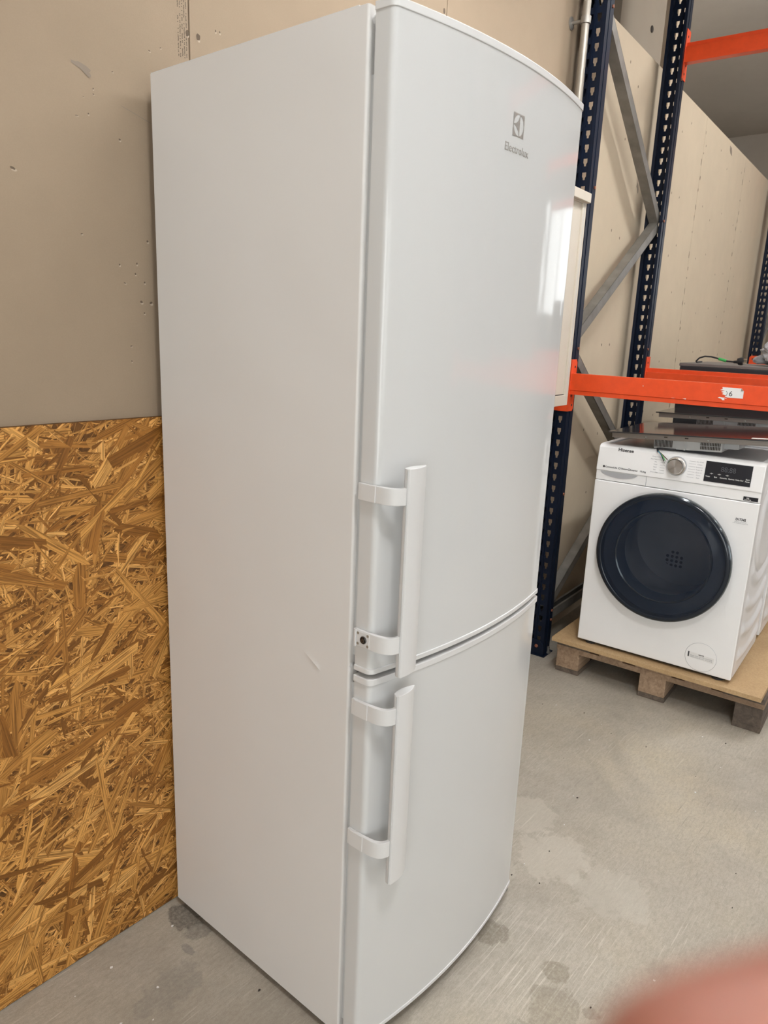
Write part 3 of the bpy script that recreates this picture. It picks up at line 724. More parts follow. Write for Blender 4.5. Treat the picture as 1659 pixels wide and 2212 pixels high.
def beam(x, z0, front, y1=-0.001):
    """front beams face -x; z0 underside; h = .086"""
    s = 1 if front else -1
    m = MB(); y0 = -BEAM_L + 0.001
    if front: sec = [(0.004, 0), (0.044, 0), (0.044, .060), (0.034, .060), (0.034, .086), (0.0, .086), (0.0, .0185), (0.0035, .0165), (0.0035, .0)]
    else: sec = [(0.0, 0), (0.044, 0), (0.044, .086), (0.012, .086), (0.012, .068), (0.010, .066), (0.0, .066)]
    sec = [(x + a, z0 + c) for a, c in sec]
    n = len(sec); vs_ = [(a, y1, c) for a, c in sec] + [(a, y0, c) for a, c in sec]
    m.add(vs_, [tuple(range(n)), tuple(range(2*n-1, n-1, -1))] + [(i, (i+1) % n, n + (i+1) % n, n + i) for i in range(n)])
    b_ = m.build('beam', M['orange'], rack, bevel=0.0015)
    zc0, zc1 = z0 - 0.071, z0 + 0.142
    ends = ((0.0, 1), (-BEAM_L, -1))
    for (yy, sg) in ends:
        xf = -0.0055 if front else RDEP + 0.0055; xb = 0.052 if front else RDEP - 0.052
        pl = MB()
        a, c = (xf, xf + 0.0045) if front else (xf - 0.0045, xf)
        y_a, y_b = (-0.004, 0.072) if sg > 0 else (yy - 0.072, yy + 0.004)
        if sg > 0: poly = [(-0.004, zc0), (0.060, zc0), (0.072, zc0 + .014), (0.072, zc1 - .014), (0.060, zc1), (-0.004, zc1)]
        else: poly = [(yy + 0.004, zc0), (yy - 0.060, zc0), (yy - 0.072, zc0 + .014), (yy - 0.072, zc1 - .014), (yy - 0.060, zc1), (yy + 0.004, zc1)]
        if not front: poly = [(y if abs(y - yy) < 0.02 else yy + sg * 0.012, z) for y, z in poly]
        pl.prism(poly, a, c, 'x')
        e0, e1 = (yy - 0.0045, yy - 0.0005) if sg > 0 else (yy + 0.0005, yy + 0.0045)
        q0, q1 = min(xf, xb), max(xf, xb)
        pl.prism([(q0, zc0), (q1 - .01, zc0), (q1, zc0 + .012), (q1, zc1 - .012), (q1 - .01, zc1), (q0, zc1)], e0, e1, 'y')
        cn = pl.build('connector', M['orange'], b_, bevel=0.001)
        if sg > 0:
            ys = yy - 0.0046
            for xx, z in (((0.030), zc0 + 0.025), ((0.030), zc1 - 0.030), (0.016, zc1 - 0.060), (0.016, zc0 + 0.064)):
                xq = xx if front else RDEP - xx
                MB().lathe([(0, 0), (0.005, 0), (0.005, -0.0012), (0, -0.0012)], (xq, ys, z), 'y', 10).build('connector_hole', M['dark_hole'], b_)
            for z in () if not front else (zc0 + 0.025, zc1 - 0.028): MB().lathe([(0, 0), (0.006, 0), (0.006, -0.001), (0, -0.001)], (a, 0.046, z), 'x', 10).build('connector_hole', M['dark_hole'], b_)
    return b_
fb = beam(0.0, 1.1835, True); beam(RDEP - 0.046, 1.1900, False)
beam(0.0, 2.8930, True); beam(RDEP - 0.046, 2.6930, False)
# torn number sticker on the front beam
def bx_pt(y, z): return (-0.0006, y, z)
stk = [(-0.590, 1.258), (-0.655, 1.258), (-0.664, 1.249), (-0.664, 1.222), (-0.612, 1.222), (-0.602, 1.2245), (-0.606, 1.2285), (-0.592, 1.2330), (-0.597, 1.2375), (-0.588, 1.2410), (-0.600, 1.2455), (-0.584, 1.2475), (-0.592, 1.2515)]
sb = MB(); sb.prism([(y, z) for y, z in stk], -0.0009, -0.0002, 'x')
sb.prism([(-0.5965, 1.2205), (-0.5840, 1.2215), (-0.5790, 1.2185), (-0.590, 1.2165), (-0.597, 1.2105), (-0.604, 1.2120), (-0.600, 1.2180), (-0.612, 1.2175), (-0.604, 1.2205)], -0.0009, -0.0002, 'x')
sb.build('torn_sticker', M['paper'], fb)
MB().prism([(-0.655, 1.258), (-0.664, 1.249), (-0.6545, 1.2475)], -0.0028, -0.0012, 'x').build('curled_corner', M['pipe'], fb)
text_face_x('sticker_number', '6', 0.026, -0.0011, -0.6215, 1.2355, M['wink'], fb)
arc = MB()
pts_o = [(-0.6045 - 0.0052 * math.sin(t), 1.2360 + 0.0090 * math.cos(t)) for t in [0.05 + k * 3.0 / 14 for k in range(15)]]
pts_i = [(-0.6045 - 0.0037 * math.sin(t), 1.2360 + 0.0074 * math.cos(t)) for t in [0.05 + k * 3.0 / 14 for k in range(15)]]
arc.add([(-0.0011, y, z) for y, z in pts_o + pts_i], [(i, i + 1, 15 + i + 1, 15 + i) for i in range(14)])
arc.build('sticker_number', M['wink'], fb)
ch = MB(); ch.prism([(-0.3, 1.243), (-0.304, 1.2405), (-0.301, 1.2380)], -0.0005, 0, 'x'); ch.prism([(-0.455, 1.2045), (-0.468, 1.206), (-0.467, 1.2025)], -0.0005, 0, 'x'); ch.prism([(-0.41, 1.2045), (-0.428, 1.2045), (-0.42, 1.2035)], -0.0005, 0, 'x')
tag(ch.build('paint_chips', M['paper'], fb), kind='stuff')

# a second rack of the same kind farther down the wall
r2 = copy_tree(rack); r2.location = rk(4.02, 0.0)
r2['label'] = 'second navy and orange rack farther along the wall behind the black appliance'
def drop(o):
    for ch in list(o.children):
        if ch.name.split('.')[0] in ('torn_sticker', 'curled_corner', 'sticker_number', 'paint_chips'): bpy.data.objects.remove(ch)
        else: drop(ch)
drop(r2)

# ------------------------------------------------------------------ pallet with chipboard sheet
pal = empty('wooden_pallet', rk(0.48, -0.5075), (0, 0, RA), 'worn wooden transport pallet with block feet under the washing machines', 'pallet')
def pl(x, y): return x - 0.48, y + 0.5075
bys = ((-0.100, -0.200), (-0.458, -0.562), (-0.818, -0.915))
random.seed(5)
for i, (ya, yb) in enumerate(bys):
    for xa in (-0.087, 0.42, 0.935):
        x0, y1 = pl(xa, ya); _, y0 = pl(xa, yb); w_ = 0.145
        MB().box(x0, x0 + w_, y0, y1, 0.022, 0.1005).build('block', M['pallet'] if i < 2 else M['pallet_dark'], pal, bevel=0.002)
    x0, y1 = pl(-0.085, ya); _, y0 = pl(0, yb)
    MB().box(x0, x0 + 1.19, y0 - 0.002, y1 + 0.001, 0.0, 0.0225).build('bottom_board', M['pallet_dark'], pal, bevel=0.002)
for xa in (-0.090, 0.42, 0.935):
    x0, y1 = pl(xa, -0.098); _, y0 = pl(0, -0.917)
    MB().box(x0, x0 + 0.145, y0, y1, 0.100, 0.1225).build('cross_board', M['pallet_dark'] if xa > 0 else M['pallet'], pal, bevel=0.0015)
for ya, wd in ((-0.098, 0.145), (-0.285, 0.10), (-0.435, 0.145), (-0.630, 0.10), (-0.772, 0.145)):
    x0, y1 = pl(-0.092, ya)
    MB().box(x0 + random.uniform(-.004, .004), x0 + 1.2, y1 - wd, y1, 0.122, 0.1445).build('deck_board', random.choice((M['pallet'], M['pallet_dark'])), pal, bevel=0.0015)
sh = MB().box(-0.62, 0.62, -0.412, 0.412, 0, 0.018).build('chipboard_sheet', M['chip'], bevel=0.0012)
sh.location = rk(0.492, -0.5035, 0.1447); sh.rotation_euler = (0, 0, RA + R(-0.7))
tag(sh, 'pale chipboard sheet lying on the pallet under the washing machines', 'board')

# ------------------------------------------------------------------ washing machines
WW, WDP, WH = 0.303, 0.50, 0.848
def rib_panel(side):
    """embossed side sheet: swept ribs pressed round a big dish"""
    nx, nz = 46, 92; x0, x1, z0, z1 = 0.035, WDP - 0.012, 0.012, 0.835; V = []; Fc = []
    for i in range(nx + 1):
        for j in range(nz + 1):
            x = x0 + (x1 - x0) * i / nx; z = z0 + (z1 - z0) * j / nz
            ex_, ez = (x - 0.27) / 0.21, (z - 0.60) / 0.20
            r = math.hypot(ex_, ez); h = 0.0
            edge = min(1.0, max(0.0, (x - x0 - 0.03) / 0.02)) * min(1.0, max(0, (x1 - x - 0.02) / 0.02)) * min(1.0, max(0, (z - z0 - 0.03) / 0.03)) * min(1.0, max(0, (z1 - z - 0.02) / 0.03))
            if r < 1.0: h = 0.010 * min(1, max(0, (1.0 - r) / 0.10)) - 0.006 * max(0, 1 - r / 0.75)
            elif z < 0.62:
                ph = math.hypot(ex_, (z - 0.60) / 0.20 * (1.0)) - 1.0
                h = 0.009 * max(0.0, math.sin(ph * 2 * math.pi / 0.50 - 0.9)) ** 0.8
            else: h = 0.006 * max(0.0, math.sin((r - 1.0) * 2 * math.pi / 0.35 - 0.6))
            V.append((x, side * (WW - 0.0015 + h * edge), z))
    for i in range(nx):
        for j in range(nz):
            a = i * (nz + 1) + j; Fc.append((a, a + nz + 1, a + nz + 2, a + 1))
    return MB().add(V, Fc)
def washer(loc, label):
    e = empty('washing_machine', loc, (0, 0, RA), label, 'washing machine')
    MB().box(0.012, WDP, -WW + 0.002, -WW + 0.014, 0.014, WH - 0.030).box(0.012, WDP, WW - 0.014, WW - 0.002, 0.014, WH - 0.030).box(WDP - 0.012, WDP, -WW + 0.014, WW - 0.014, 0.014, WH - 0.030).box(0.012, WDP - 0.012, -WW + 0.014, WW - 0.014, 0.014, 0.026).build('body', M['wside'], e)
    for s_ in (-1, 1): rib_panel(s_).build('side_panel', M['wside'], e, smooth=True, ang=180)
    MB().prism([(-WW, 0.014), (WW, 0.014), (WW, 0.7015), (-WW, 0.7015)], 0.0, 0.022, 'x', [(0.205 * math.cos(2*math.pi*k/64), 0.442 + 0.205 * math.sin(2*math.pi*k/64)) for k in range(64)]).build('front_panel', M['wwhite'], e, bevel=0.004, seg=3)
    MB().box(0.004, 0.022, -WW + 0.001, WW - 0.001, 0.7035, 0.745).build('front_strip', M['wwhite'], e, bevel=0.002)
    MB().prism([(0.0, 0.741), (0.0, 0.752), (0.011, WH - 0.012), (0.022, WH - 0.004), (0.034, WH - 0.002), (0.034, 0.741)], -WW, WW, 'y').build('control_panel', M['wwhite'], e, bevel=0.004, smooth=True, seg=3)
    # top lid: a rim round a sunken grey-white plate
    MB().prism([(0.034, -WW), (WDP, -WW), (WDP, WW), (0.034, WW)], WH - 0.034, WH - 0.002, 'z', [(0.060, -WW + 0.022), (WDP - 0.02, -WW + 0.022), (WDP - 0.02, WW - 0.022), (0.060, WW - 0.022)]).build('lid_rim', M['wside'], e, bevel=0.002)
    MB().box(0.05, WDP - 0.015, -WW + 0.015, WW - 0.015, WH - 0.030, WH - 0.008).build('lid', M['wside'], e)
    def fx(z): return max(0.0, (z - 0.752) / (WH - 0.012 - 0.752) * 0.011) - 0.0006
    # detergent drawer
    dr = MB().prism([(0.005, 0.704), (0.005, 0.7415), (0.022, 0.7415), (0.022, 0.704)], 0.103, WW - 0.002, 'y').build('detergent_drawer', M['wwhite'], e)
    gp = MB(); gp.add([(0.0015, y, z) for y, z in [(0.285 - 0.15 * k / 14, 0.7395) for k in range(15)] + [(0.135 + 0.15 * k / 14, 0.7395 - 0.0215 * math.sin(math.pi * k / 14) ** 0.6) for k in range(15)]], [tuple(range(30))])
    gp.build('grip_recess', M['wgrey'], dr)
    MB().box(0.0030, 0.0050, 0.1015, 0.1030, 0.704, 0.7415).build('seam', M['wgrey'], dr)
    # knob
    kn = MB().lathe([(0.034, 0.006), (0.034, -0.004), (0.030, -0.006), (0.0295, -0.022), (0.027, -0.026), (0, -0.0262)], (0, 0, 0), 'x', 48).build('knob', M['knob'], e, smooth=True, ang=30); kn.location = (0.004, -0.002, 0.797)
    MB().lathe([(0.0365, 0.004), (0.0365, -0.0035), (0.0335, -0.0042), (0.0335, 0.004)], (0, 0, 0), 'x', 48).build('knob_ring', M['wgrey'], kn, smooth=True, ang=30)
    # display
    dsp = MB().add([(fx(z) - 0.0012, y, z) for y, z in ((-0.104, 0.831), (-0.262, 0.831), (-0.262, 0.757), (-0.104, 0.757))], [(0, 1, 2, 3)]).build('display', M['display'], e)
    text_face_x('display_digits', '88:88', 0.026, fx(0.805) - 0.0022, -0.183, 0.806, M['digit'], dsp, 0.0, 0.050)
    for i, tx in enumerate(('Temp.', 'Spin', 'Favourite', 'Options', 'Delay End')): text_face_x('display_text', tx, 0.0064, fx(0.777) - 0.0022, -0.117 - i * 0.0268, 0.776, M['paper'], dsp, 0.0001)
    text_face_x('display_text', 'Start', 0.0066, fx(0.777) - 0.0022, -0.2510, 0.782, M['paper'], dsp, 0.0001); text_face_x('display_text', 'Pause', 0.0066, fx(0.773) - 0.0022, -0.2510, 0.7745, M['paper'], dsp, 0.0001)
    for y in (-0.128, -0.155, -0.182): text_face_x('display_icon', '-o-', 0.010, fx(0.79) - 0.0022, y, 0.788, M['paper'], dsp, 0.0)
    text_face_x('lettering', 'Hisense', 0.0185, fx(0.8305) - 0.0003, 0.195, 0.8300, M['wink'], e, 0.0005, 0.060)
    text_face_x('lettering', 'ConnectLife', 0.0095, 0.0005 - 0.0006, 0.243, 0.7585, M['wink'], e, 0.0001, 0.047); text_face_x('lettering', 'Steam', 0.0095, -0.0001, 0.190, 0.7585, M['wink'], e, 0.0001, 0.025)
    text_face_x('lettering', 'Inverter', 0.0095, -0.0001, 0.1525, 0.7580, M['wink'], e, 0.0001, 0.029); text_face_x('lettering', '10.5kg', 0.0095, -0.0001, 0.1185, 0.7580, M['wink'], e, 0.0001, 0.022)
    MB().lathe([(0, -0.0004), (0.0045, -0.0004), (0.0045, -0.0009), (0, -0.0009)], (0, 0.272, 0.7590), 'x', 14).build('connect_icon', M['wink'], e)
    MB().lathe([(0.0032, -0.0004), (0.0044, -0.0004), (0.0044, -0.0009), (0.0032, -0.0009)], (0, 0.2095, 0.7590), 'x', 14).build('steam_icon', M['wink'], e)
    MB().lathe([(0.0032, -0.0004), (0.0044, -0.0004), (0.0044, -0.0009), (0.0032, -0.0009)], (0, 0.1715, 0.7590), 'x', 14).build('inverter_icon', M['wink'], e)
    left = ('Allergy Steam', 'Baby Steam Care', 'Mix', 'Wool', 'Hand', 'Spin', 'Drum Clean'); right = ('Eco 40-60', 'Cotton', 'Synthetics', 'Power 49', 'Quick 15', 'Duvet', 'Auto')
    lines = MB()
    for k in range(7):
        z = 0.822 - k * 0.0098
        text_face_x('programme_text', left[k], 0.0058, fx(z) - 0.0004, 0.076, z, M['wgrey'], e)
        text_face_x('programme_text', right[k], 0.0058, fx(z) - 0.0004, -0.083, z, M['wgrey'], e)
        for s0, s1 in ((0.058, 0.040), (-0.044, -0.068)): lines.box(fx(z) - 0.0006, fx(z) + 0.001, min(s0, s1), max(s0, s1), z - 0.0004, z + 0.0004)
    lines.build('programme_lines', M['wgrey'], e)
    # stickers
    es = MB().add([(0.0028, y, z) for y, z in ((-0.246, 0.7215), (-0.295, 0.7215), (-0.295, 0.7070), (-0.246, 0.7070))], [(0, 1, 2, 3)]).build('black_sticker', M['display'], e)
    text_face_x('sticker_icon', '(o)', 0.0075, 0.0022, -0.261, 0.7165, M['paper'], es, 0.0001); text_face_x('sticker_text', 'ConnectLife', 0.0045, 0.0022, -0.261, 0.7105, M['paper'], es, 0.0001)
    ps = MB().add([(-0.0004, y, z) for y, z in ((-0.218, 0.690), (-0.284, 0.690), (-0.284, 0.617), (-0.218, 0.617))], [(0, 1, 2, 3)]).build('paper_sticker', M['wwhite'], e)
    text_face_x('sticker_text', 'D17345', 0.0125, -0.0009, -0.250, 0.6350, M['wink'], ps, 0.0004, 0.034)
    for i, z in enumerate((0.6265, 0.6215)): text_face_x('sticker_text', 'Scan me and view all' if i == 0 else 'order details for product info', 0.0048, -0.0009, -0.250, z, M['wgrey'], ps, 0.0, 0.040 if i == 0 else 0.052)
    fc = MB().lathe([(0.0570, 0.002), (0.0570, -0.0004), (0.0562, -0.0016), (0, -0.0016)], (0, -0.188, 0.076), 'x', 48).build('filter_cover', M['wwhite'], e, smooth=True, ang=30)
    MB().lathe([(0.0578, 0.001), (0.0578, -0.0007), (0.0570, -0.0007), (0.0570, 0.001)], (0, -0.188, 0.076), 'x', 48).build('filter_seam', M['wgrey'], fc)
    lb = MB().add([(-0.0019, y, z) for y, z in ((-0.142, 0.090), (-0.236, 0.084), (-0.236, 0.062), (-0.142, 0.068))], [(0, 1, 2, 3)]).build('filter_label', M['paper'], fc)
    MB().box(-0.0024, -0.0018, -0.146, -0.141, 0.0685, 0.0895).build('label_bar', M['wink'], lb)
    text_face_x('label_text', 'NOTE', 0.0072, -0.0023, -0.190, 0.0835, M['wink'], lb, 0.0002)
    for i in range(2): text_face_x('label_text', 'Please clean the filter according', 0.0058, -0.0023, -0.190, 0.0765 - i * 0.0060, M['wgrey'], lb, 0.0, 0.080)
    # porthole
    zc = 0.442
    dm = MB().lathe([(0.232, 0.001), (0.246, -0.004), (0.252, -0.022), (0.252, -0.036), (0.247, -0.044), (0.236, -0.047), (0.232, -0.045), (0.232, -0.010)], (0, 0, zc), 'x', 96).build('door', M['rim'], e, smooth=True, ang=50)
    tag(dm, 'round dark glass porthole door')
    MB().lathe([(0.2522, -0.030), (0.2530, -0.034), (0.2515, -0.039), (0.2495, -0.0405)], (0, 0, zc), 'x', 96).build('rim_edge', M['rim_edge'], dm, smooth=True, ang=80)
    MB().lathe([(0.2345, -0.0440), (0.20, -0.0475), (0.12, -0.0505), (0.0, -0.0515)], (0, 0, zc), 'x', 96).build('door_glass', M['dglass'], dm, smooth=True, ang=80)
    MB().lathe([(0.2315, -0.010), (0.185, -0.012), (0.178, -0.018), (0.174, 0.020), (0.168, 0.055), (0.190, 0.060)], (0, 0, zc), 'x', 96).build('bowl', M['bowl'], dm, smooth=True, ang=60)
    MB().lathe([(0.176, -0.0195), (0.181, -0.022), (0.184, -0.0175), (0.178, -0.0165)], (0, 0, zc), 'x', 64).build('seal_ring', M['rim_edge'], dm, smooth=True, ang=60)
    dr_ = MB().lathe([(0.172, 0.056), (0.200, 0.075), (0.205, 0.26), (0.190, 0.285), (0.02, 0.290), (0, 0.290)], (0, 0, zc), 'x', 64).build('drum', M['drum'], dm, smooth=True, ang=50)
    hs = MB()
    for a in range(4):
        for c in range(5):
            if (a, c) not in ((0, 0), (3, 0), (0, 4), (3, 4)): hs.lathe([(0, 0.2890), (0.0065, 0.2890), (0.0065, 0.2870), (0, 0.2870)], (0, 0.055 - a * 0.019, zc - 0.055 - c * 0.019), 'x', 8)
    tag(hs.build('drum_holes', M['dark_hole'], dr_), kind='stuff')
    for sx in (0.03, WDP - 0.04):
        for sy in (-WW + 0.05, WW - 0.05): MB().lathe([(0, 0), (0.022, 0), (0.022, 0.008), (0.01, 0.008), (0.01, 0.018), (0, 0.018)], (sx, sy, 0), 'z', 16).build('foot', M['black'], e)
    MB().box(0.016, WDP - 0.02, -WW + 0.02, WW - 0.02, 0.006, 0.0145).build('underside', M['black'], e)
    return e
M['digit'] = plain('unlit_digits', (0.075, 0.08, 0.095), 0.4)
w1 = washer(rk(-0.091, -0.487, 0.1627), 'white front-loading washing machine with steel knob and dark porthole facing the aisle')
w2 = copy_tree(w1); w2.location = rk(0.475, -0.487, 0.1627)
w2['label'] = 'white washing machine at the back of the pallet behind the front machine'

# ------------------------------------------------------------------ induction hobs lying on the machines
def hob(loc, tilt, label, wires, halfw, box=True):
    e = empty('induction_hob', loc, (0, 0, 0), label, 'hob', None)
    e.rotation_euler = (Matrix.Rotation(RA, 3, 'Z') @ Matrix.Rotation(tilt, 3, 'X')).to_euler()
    D = 0.25
    g = MB().box(-D, D, -halfw, halfw, -0.005, 0.0).build('glass_top', M['glass_black'], e, bevel=0.0012)
    t_ = MB().box(-D + 0.010, D - 0.010, -halfw + 0.012, halfw - 0.012, -0.024, -0.0048).build('steel_tray', M['steel'], e, bevel=0.0015)
    for y in (0.075, 0.0): MB().box(-D + 0.0085, -D + 0.0105, y - 0.006, y + 0.006, -0.0145, -0.0105).build('tray_slot', M['dark_hole'], t_)
    for y in (0.150, -0.075): MB().lathe([(0, -0.002), (0.0042, -0.002), (0.003, -0.004), (0, -0.0046)], (-D + 0.0118, y, -0.016), 'x', 10).build('tray_screw', M['zinc'], t_)
    bx_ = MB().box(-D + 0.055, D - 0.05, -0.115, 0.130, -0.0615, -0.0235).box(-D + 0.09, D - 0.05, -0.165, -0.113, -0.052, -0.0235).build('base_box', M['hobbox'], e, bevel=0.002)
    vt = MB()
    for k in range(13): vt.box(-D + 0.0535, -D + 0.057, 0.124 - k * 0.0052, 0.1268 - k * 0.0052, -0.0545, -0.0270)
    for k in range(13):
        for zz in (-0.0545, -0.0400): vt.box(-D + 0.0535, -D + 0.057, -0.040 - k * 0.0055 - 0.003, -0.040 - k * 0.0055, zz, zz + 0.0125)
    tag(vt.build('vent_slots', M['dark_hole'], bx_), kind='stuff')
    MB().box(-D + 0.051, -D + 0.056, 0.013, 0.019, -0.062, -0.024).build('box_rib', M['hobbox'], bx_)
    MB().box(-D + 0.02, -D + 0.045, -halfw + 0.01, -0.215, 0.0, 0.0006).build('paper_label', M['paper'], g)
    return e
W1TOP = 0.1627 + WH
h1 = hob(rk(0.148, -0.512, 1.0795), R(-3.2), 'black glass induction hob resting tilted on the front washing machine', True, 0.292)
h2 = hob(rk(0.735, -0.520, 1.1110), R(-1.6), 'black glass induction hob resting on the rear washing machine', False, 0.297)
# loose supply cord of the front hob, its wire ends hanging over the control panel
cbl = MB().tube([rk(-0.053, -0.470, W1TOP + 0.0042), rk(-0.060, -0.44, W1TOP + 0.0042), rk(-0.064, -0.415, W1TOP + 0.0042), rk(-0.076, -0.408, W1TOP + 0.004), rk(-0.089, -0.415, W1TOP - 0.004)], 0.0038, 10).build('supply_cord', M['black'], smooth=True)
tag(cbl, 'short black supply cord with bare coloured wires hanging over the washer panel', 'cord')
for k, (mt, dy, dz) in enumerate((('wire_blue', -0.020, -0.022), ('wire_green', -0.028, -0.026), ('wire_brown', -0.036, -0.022), ('black', -0.024, -0.030))):
    b0 = Vector(rk(-0.0895, -0.415 - 0.001 * k, W1TOP - 0.003)); b1 = Vector(rk(-0.0965, -0.423 + dy * 0.35, W1TOP - 0.014)); b2 = Vector(rk(-0.0960, -0.419 + dy, W1TOP - 0.008 + dz))
    MB().tube([b0, b1, b2], 0.0018, 8).build('wire', M[mt], cbl, smooth=True)
    MB().tube([b2, b2 + (b2 - b1).normalized() * 0.008], 0.0011, 6).build('wire_ferrule', M['zinc'], cbl)

# ------------------------------------------------------------------ black appliance behind the rack
bk = empty('black_appliance', rk(1.435, -0.47), (0, 0, RA), 'tall matt black appliance cabinet standing behind the orange beams', 'appliance')
MB().box(-0.27, 0.30, -0.345, 0.345, 0.02, 1.296).build('body', M['matt_black'], bk, bevel=0.004)
MB().box(-0.290, -0.268, -0.342, 0.342, 0.04, 1.292).build('door', M['matt_black'], bk, bevel=0.003)
MB().box(-0.285, 0.30, -0.348, 0.348, 1.292, 1.308).build('top_panel', M['grey_top'], bk, bevel=0.003)
for sx in (-0.2, 0.24):
    for sy in (-0.28, 0.28): MB().lathe([(0, 0), (0.02, 0), (0.02, 0.022), (0, 0.022)], (sx, sy, 0), 'z', 14).build('foot', M['black'], bk)
for k, (dx, dy) in enumerate(((9.2, -0.15), (9.3, -1.05), (9.1, -2.1))):  # added stand-ins for dark shapes mirrored in the fridge door
    c = copy_tree(bk); c.location = (dx, dy, 0); c.scale = (1, 1, 1.55 - 0.12 * k)
    c['label'] = ('tallest', 'middle-height', 'lowest')[k] + ' of three added black cabinets standing under the far end window'; c['group'] = 'added black cabinets at the far end'
# its mains lead with plug, lying on top
def tp(y, z, x=1.24): return rk(x, y, z)
lead = MB().tube([tp(-0.160, 1.3115, 1.45), tp(-0.172, 1.312, 1.30), tp(-0.182, 1.318), tp(-0.196, 1.335), tp(-0.222, 1.345), tp(-0.255, 1.3445), tp(-0.295, 1.336), tp(-0.335, 1.326), tp(-0.372, 1.324)], 0.0042, 10).build('mains_lead', M['black'], smooth=True)
tag(lead, 'black mains lead with green tape and plug lying on the black appliance', 'cord')
MB().tube([tp(-0.292, 1.3365), tp(-0.330, 1.3268)], 0.0072, 12).build('green_tape', M['tape'], lead, smooth=True)
pg = MB().tube([tp(-0.366, 1.324), tp(-0.384, 1.3255), tp(-0.386, 1.327), tp(-0.398, 1.3290), tp(-0.410, 1.3300), tp(-0.411, 1.3300)], [0.006, 0.008, 0.0165, 0.0195, 0.019, 0.013], 18).build('plug', M['black'], lead, smooth=True)
for dz in (-0.0095, 0.0095): MB().tube([tp(-0.410, 1.3295 + dz), tp(-0.428, 1.3305 + dz)], 0.0024, 8).build('plug_pin', M['brass'], pg)
# crumpled plastic wrap beside it
random.seed(3)
bmw = bmesh.new(); bmesh.ops.create_icosphere(bmw, subdivisions=4, radius=0.5)
from mathutils import noise as mn
for v in bmw.verts:
    d = v.co.normalized(); k = 1 + 0.55 * mn.noise(d * 2.3) + 0.22 * abs(mn.noise(d * 6.1)) - 0.12
    v.co = Vector((d.x * 0.10 * k, d.y * 0.13 * k, max(-0.058, d.z * 0.085 * k)))
mew = bpy.data.meshes.new('plastic_wrap'); bmw.to_mesh(mew); bmw.free(); mew.materials.append(M['foil'])
wr = bpy.data.objects.new('plastic_wrap', mew); COL.objects.link(wr); wr.location = rk(1.42, -0.585, 1.308 + 0.0575); wr.rotation_euler = (0, 0, RA)
tag(wr, 'crumpled grey plastic wrap lying on the black appliance', 'wrap')

# ------------------------------------------------------------------ flecks of paint and grit on the floor
random.seed(11)
fl = MB()
spots = [(-0.21, 0.50), (-0.30, 0.49), (-0.27, 0.36), (-0.22, 0.32), (-0.17, 0.38), (-0.05, 0.50), (0.95, -0.03), (1.6, 0.33), (1.35, 0.42), (1.2, 0.30), (1.45, 0.12), (0.9, 0.25)] + [(random.uniform(-0.6, 2.0), random.uniform(-0.8, 0.52)) for _ in range(40)]
for x, y in spots:
    if (0 < x < FW + .03 and -0.09 < y < FD) or x > 1.80: continue
    r = random.uniform(0.0012, 0.0034); n = 6
    ring = [(x + r * math.cos(2*math.pi*k/n) * random.uniform(.5, 1.4), y + r * math.sin(2*math.pi*k/n) * random.uniform(.5, 1.2)) for k in range(n)]
    fl.prism(ring, 0.0, random.uniform(0.0008, 0.0016))
tag(fl.build('floor_flecks', M['paper']), 'tiny white paint flecks scattered over the concrete floor', 'debris', None, 'stuff')
gr = MB()
for x, y in [(0.93, 0.36), (1.1, 0.0), (0.66, -0.02), (1.55, -0.05), (1.62, 0.22)] + [(random.uniform(-0.6, 2.0), random.uniform(-0.8, 0.52)) for _ in range(40)]:
    if (0 < x < FW + .03 and -0.09 < y < FD) or x > 1.80: continue
    r = random.uniform(0.001, 0.0032); n = 6
    gr.prism([(x + r * math.cos(2*math.pi*k/n) * random.uniform(.5, 1.6), y + r * math.sin(2*math.pi*k/n) * random.uniform(.5, 1.2)) for k in range(n)], 0.0, 0.001)
tag(gr.build('floor_grit', M['dark_hole']), 'tiny dark grit scattered over the concrete floor', 'debris', None, 'stuff')

# ------------------------------------------------------------------ the photographer's hand: one fingertip reaches in front of the lens
def skin_mat():
    t = NT('skin'); co = t.coords(); n = t.noise(co, 90, 4)
    t.base(t.ramp(n, [(0.3, (0.33, 0.125, 0.085)), (0.7, (0.39, 0.16, 0.11))])); t.b.inputs['Roughness'].default_value = 0.5
    t.b.inputs['Subsurface Weight'].default_value = 0.15; t.b.inputs['Subsurface Radius'].default_value = (0.01, 0.004, 0.002); t.b.inputs['Subsurface Scale'].default_value = 0.4
    t.bump(t.noise(co, 500, 3), 0.2, 0.0006)
    return t.m
M['skin'] = skin_mat()
def cs(x, y, z): return CAM_POS + CAM_ROT @ Vector((x, y, z))
HV = []; HE = []; HR = []
def hv(p, r): HV.append(cs(*p)); HR.append(r); return len(HV) - 1
def chain(root, pts):
    a = root
    for p, r in pts: b_ = hv(p, r); HE.append((a, b_)); a = b_
    return a
wr_ = hv((0.098, -0.112, 0.045), (0.025, 0.020)); p1 = hv((0.097, -0.085, 0.022), (0.027, 0.019)); HE.append((wr_, p1))
p2 = hv((0.096, -0.062, 0.000), (0.030, 0.017)); HE.append((p1, p2))
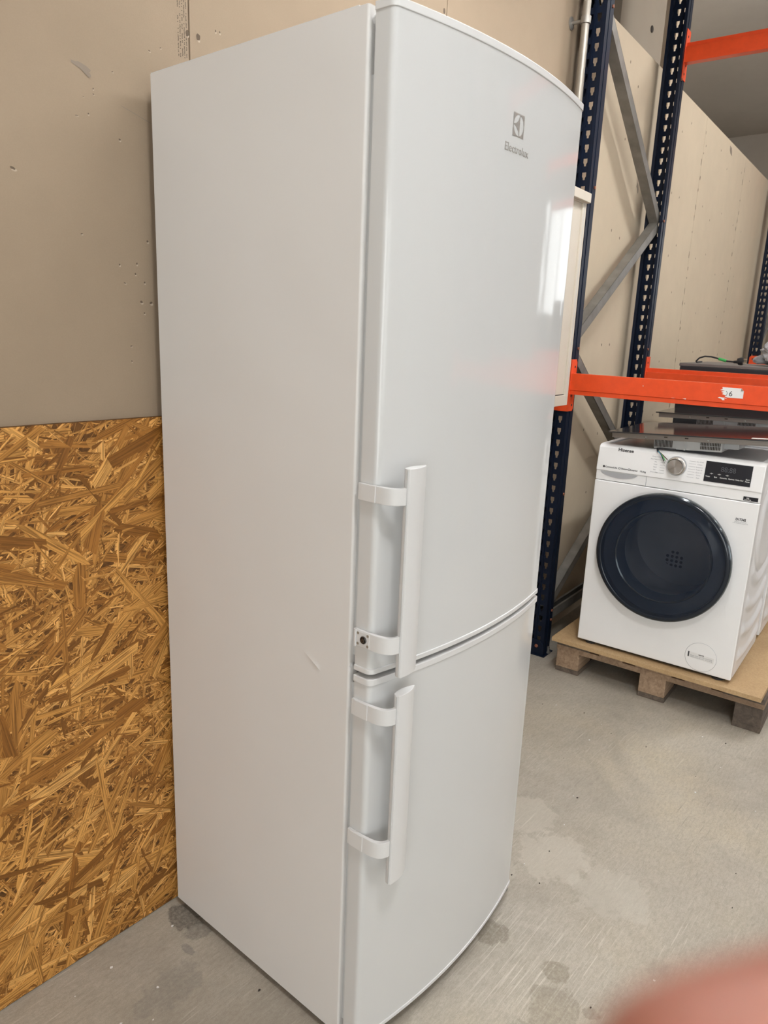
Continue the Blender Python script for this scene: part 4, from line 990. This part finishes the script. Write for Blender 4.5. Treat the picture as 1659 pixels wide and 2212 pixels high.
chain(p2, [((0.090, -0.036, -0.022), (.0115, .0115)), ((0.074, -0.0350, -0.043), (.0095, .0095)), ((0.054, -0.0350, -0.0515), (.0092, .0092)), ((0.036, -0.0360, -0.0485), (.0084, .0084)), ((0.0215, -0.0366, -0.0450), (.0080, .0080)), ((0.0120, -0.0362, -0.0425), (.0066, .0066))])
chain(p2, [((0.094, -0.056, -0.026), (.0115, .0115)), ((0.080, -0.056, -0.050), (.0098, .0098)), ((0.058, -0.058, -0.056), (.0092, .0092)), ((0.038, -0.060, -0.046), (.0082, .0082)), ((0.028, -0.061, -0.038), (.0068, .0068))])
chain(p2, [((0.096, -0.077, -0.022), (.0110, .0110)), ((0.083, -0.080, -0.044), (.0093, .0093)), ((0.062, -0.082, -0.050), (.0088, .0088)), ((0.045, -0.083, -0.041), (.0078, .0078)), ((0.037, -0.083, -0.034), (.0064, .0064))])
chain(p1, [((0.098, -0.097, -0.010), (.0105, .0105)), ((0.086, -0.102, -0.032), (.0082, .0082)), ((0.070, -0.104, -0.038), (.0076, .0076)), ((0.058, -0.105, -0.031), (.0068, .0068)), ((0.052, -0.105, -0.025), (.0056, .0056))])
chain(p1, [((0.086, -0.074, 0.044), (.0135, .0135)), ((0.072, -0.056, 0.052), (.0110, .0110)), ((0.056, -0.040, 0.048), (.0098, .0098)), ((0.044, -0.030, 0.040), (.0080, .0080))])
chain(wr_, [((0.102, -0.150, 0.080), (.026, .022)), ((0.112, -0.215, 0.140), (.033, .030)), ((0.122, -0.290, 0.210), (.038, .036))])
hm = bpy.data.meshes.new('hand'); hm.from_pydata([tuple(v) for v in HV], HE, [])
hand = bpy.data.objects.new('hand', hm); COL.objects.link(hand); hm.materials.append(M['skin'])
sk = hand.modifiers.new('skin', 'SKIN'); sk.use_smooth_shade = True
if not hm.skin_vertices: hm.attributes.new('skin', 'FLOAT', 'POINT')
for i, v in enumerate(hm.skin_vertices[0].data): v.radius = HR[i]; v.use_root = (i == 0)
sb_ = hand.modifiers.new('sub', 'SUBSURF'); sb_.levels = 2; sb_.render_levels = 2
tag(hand, 'bare hand of the person taking the photo, fingertip blurred close to the lens', 'hand')
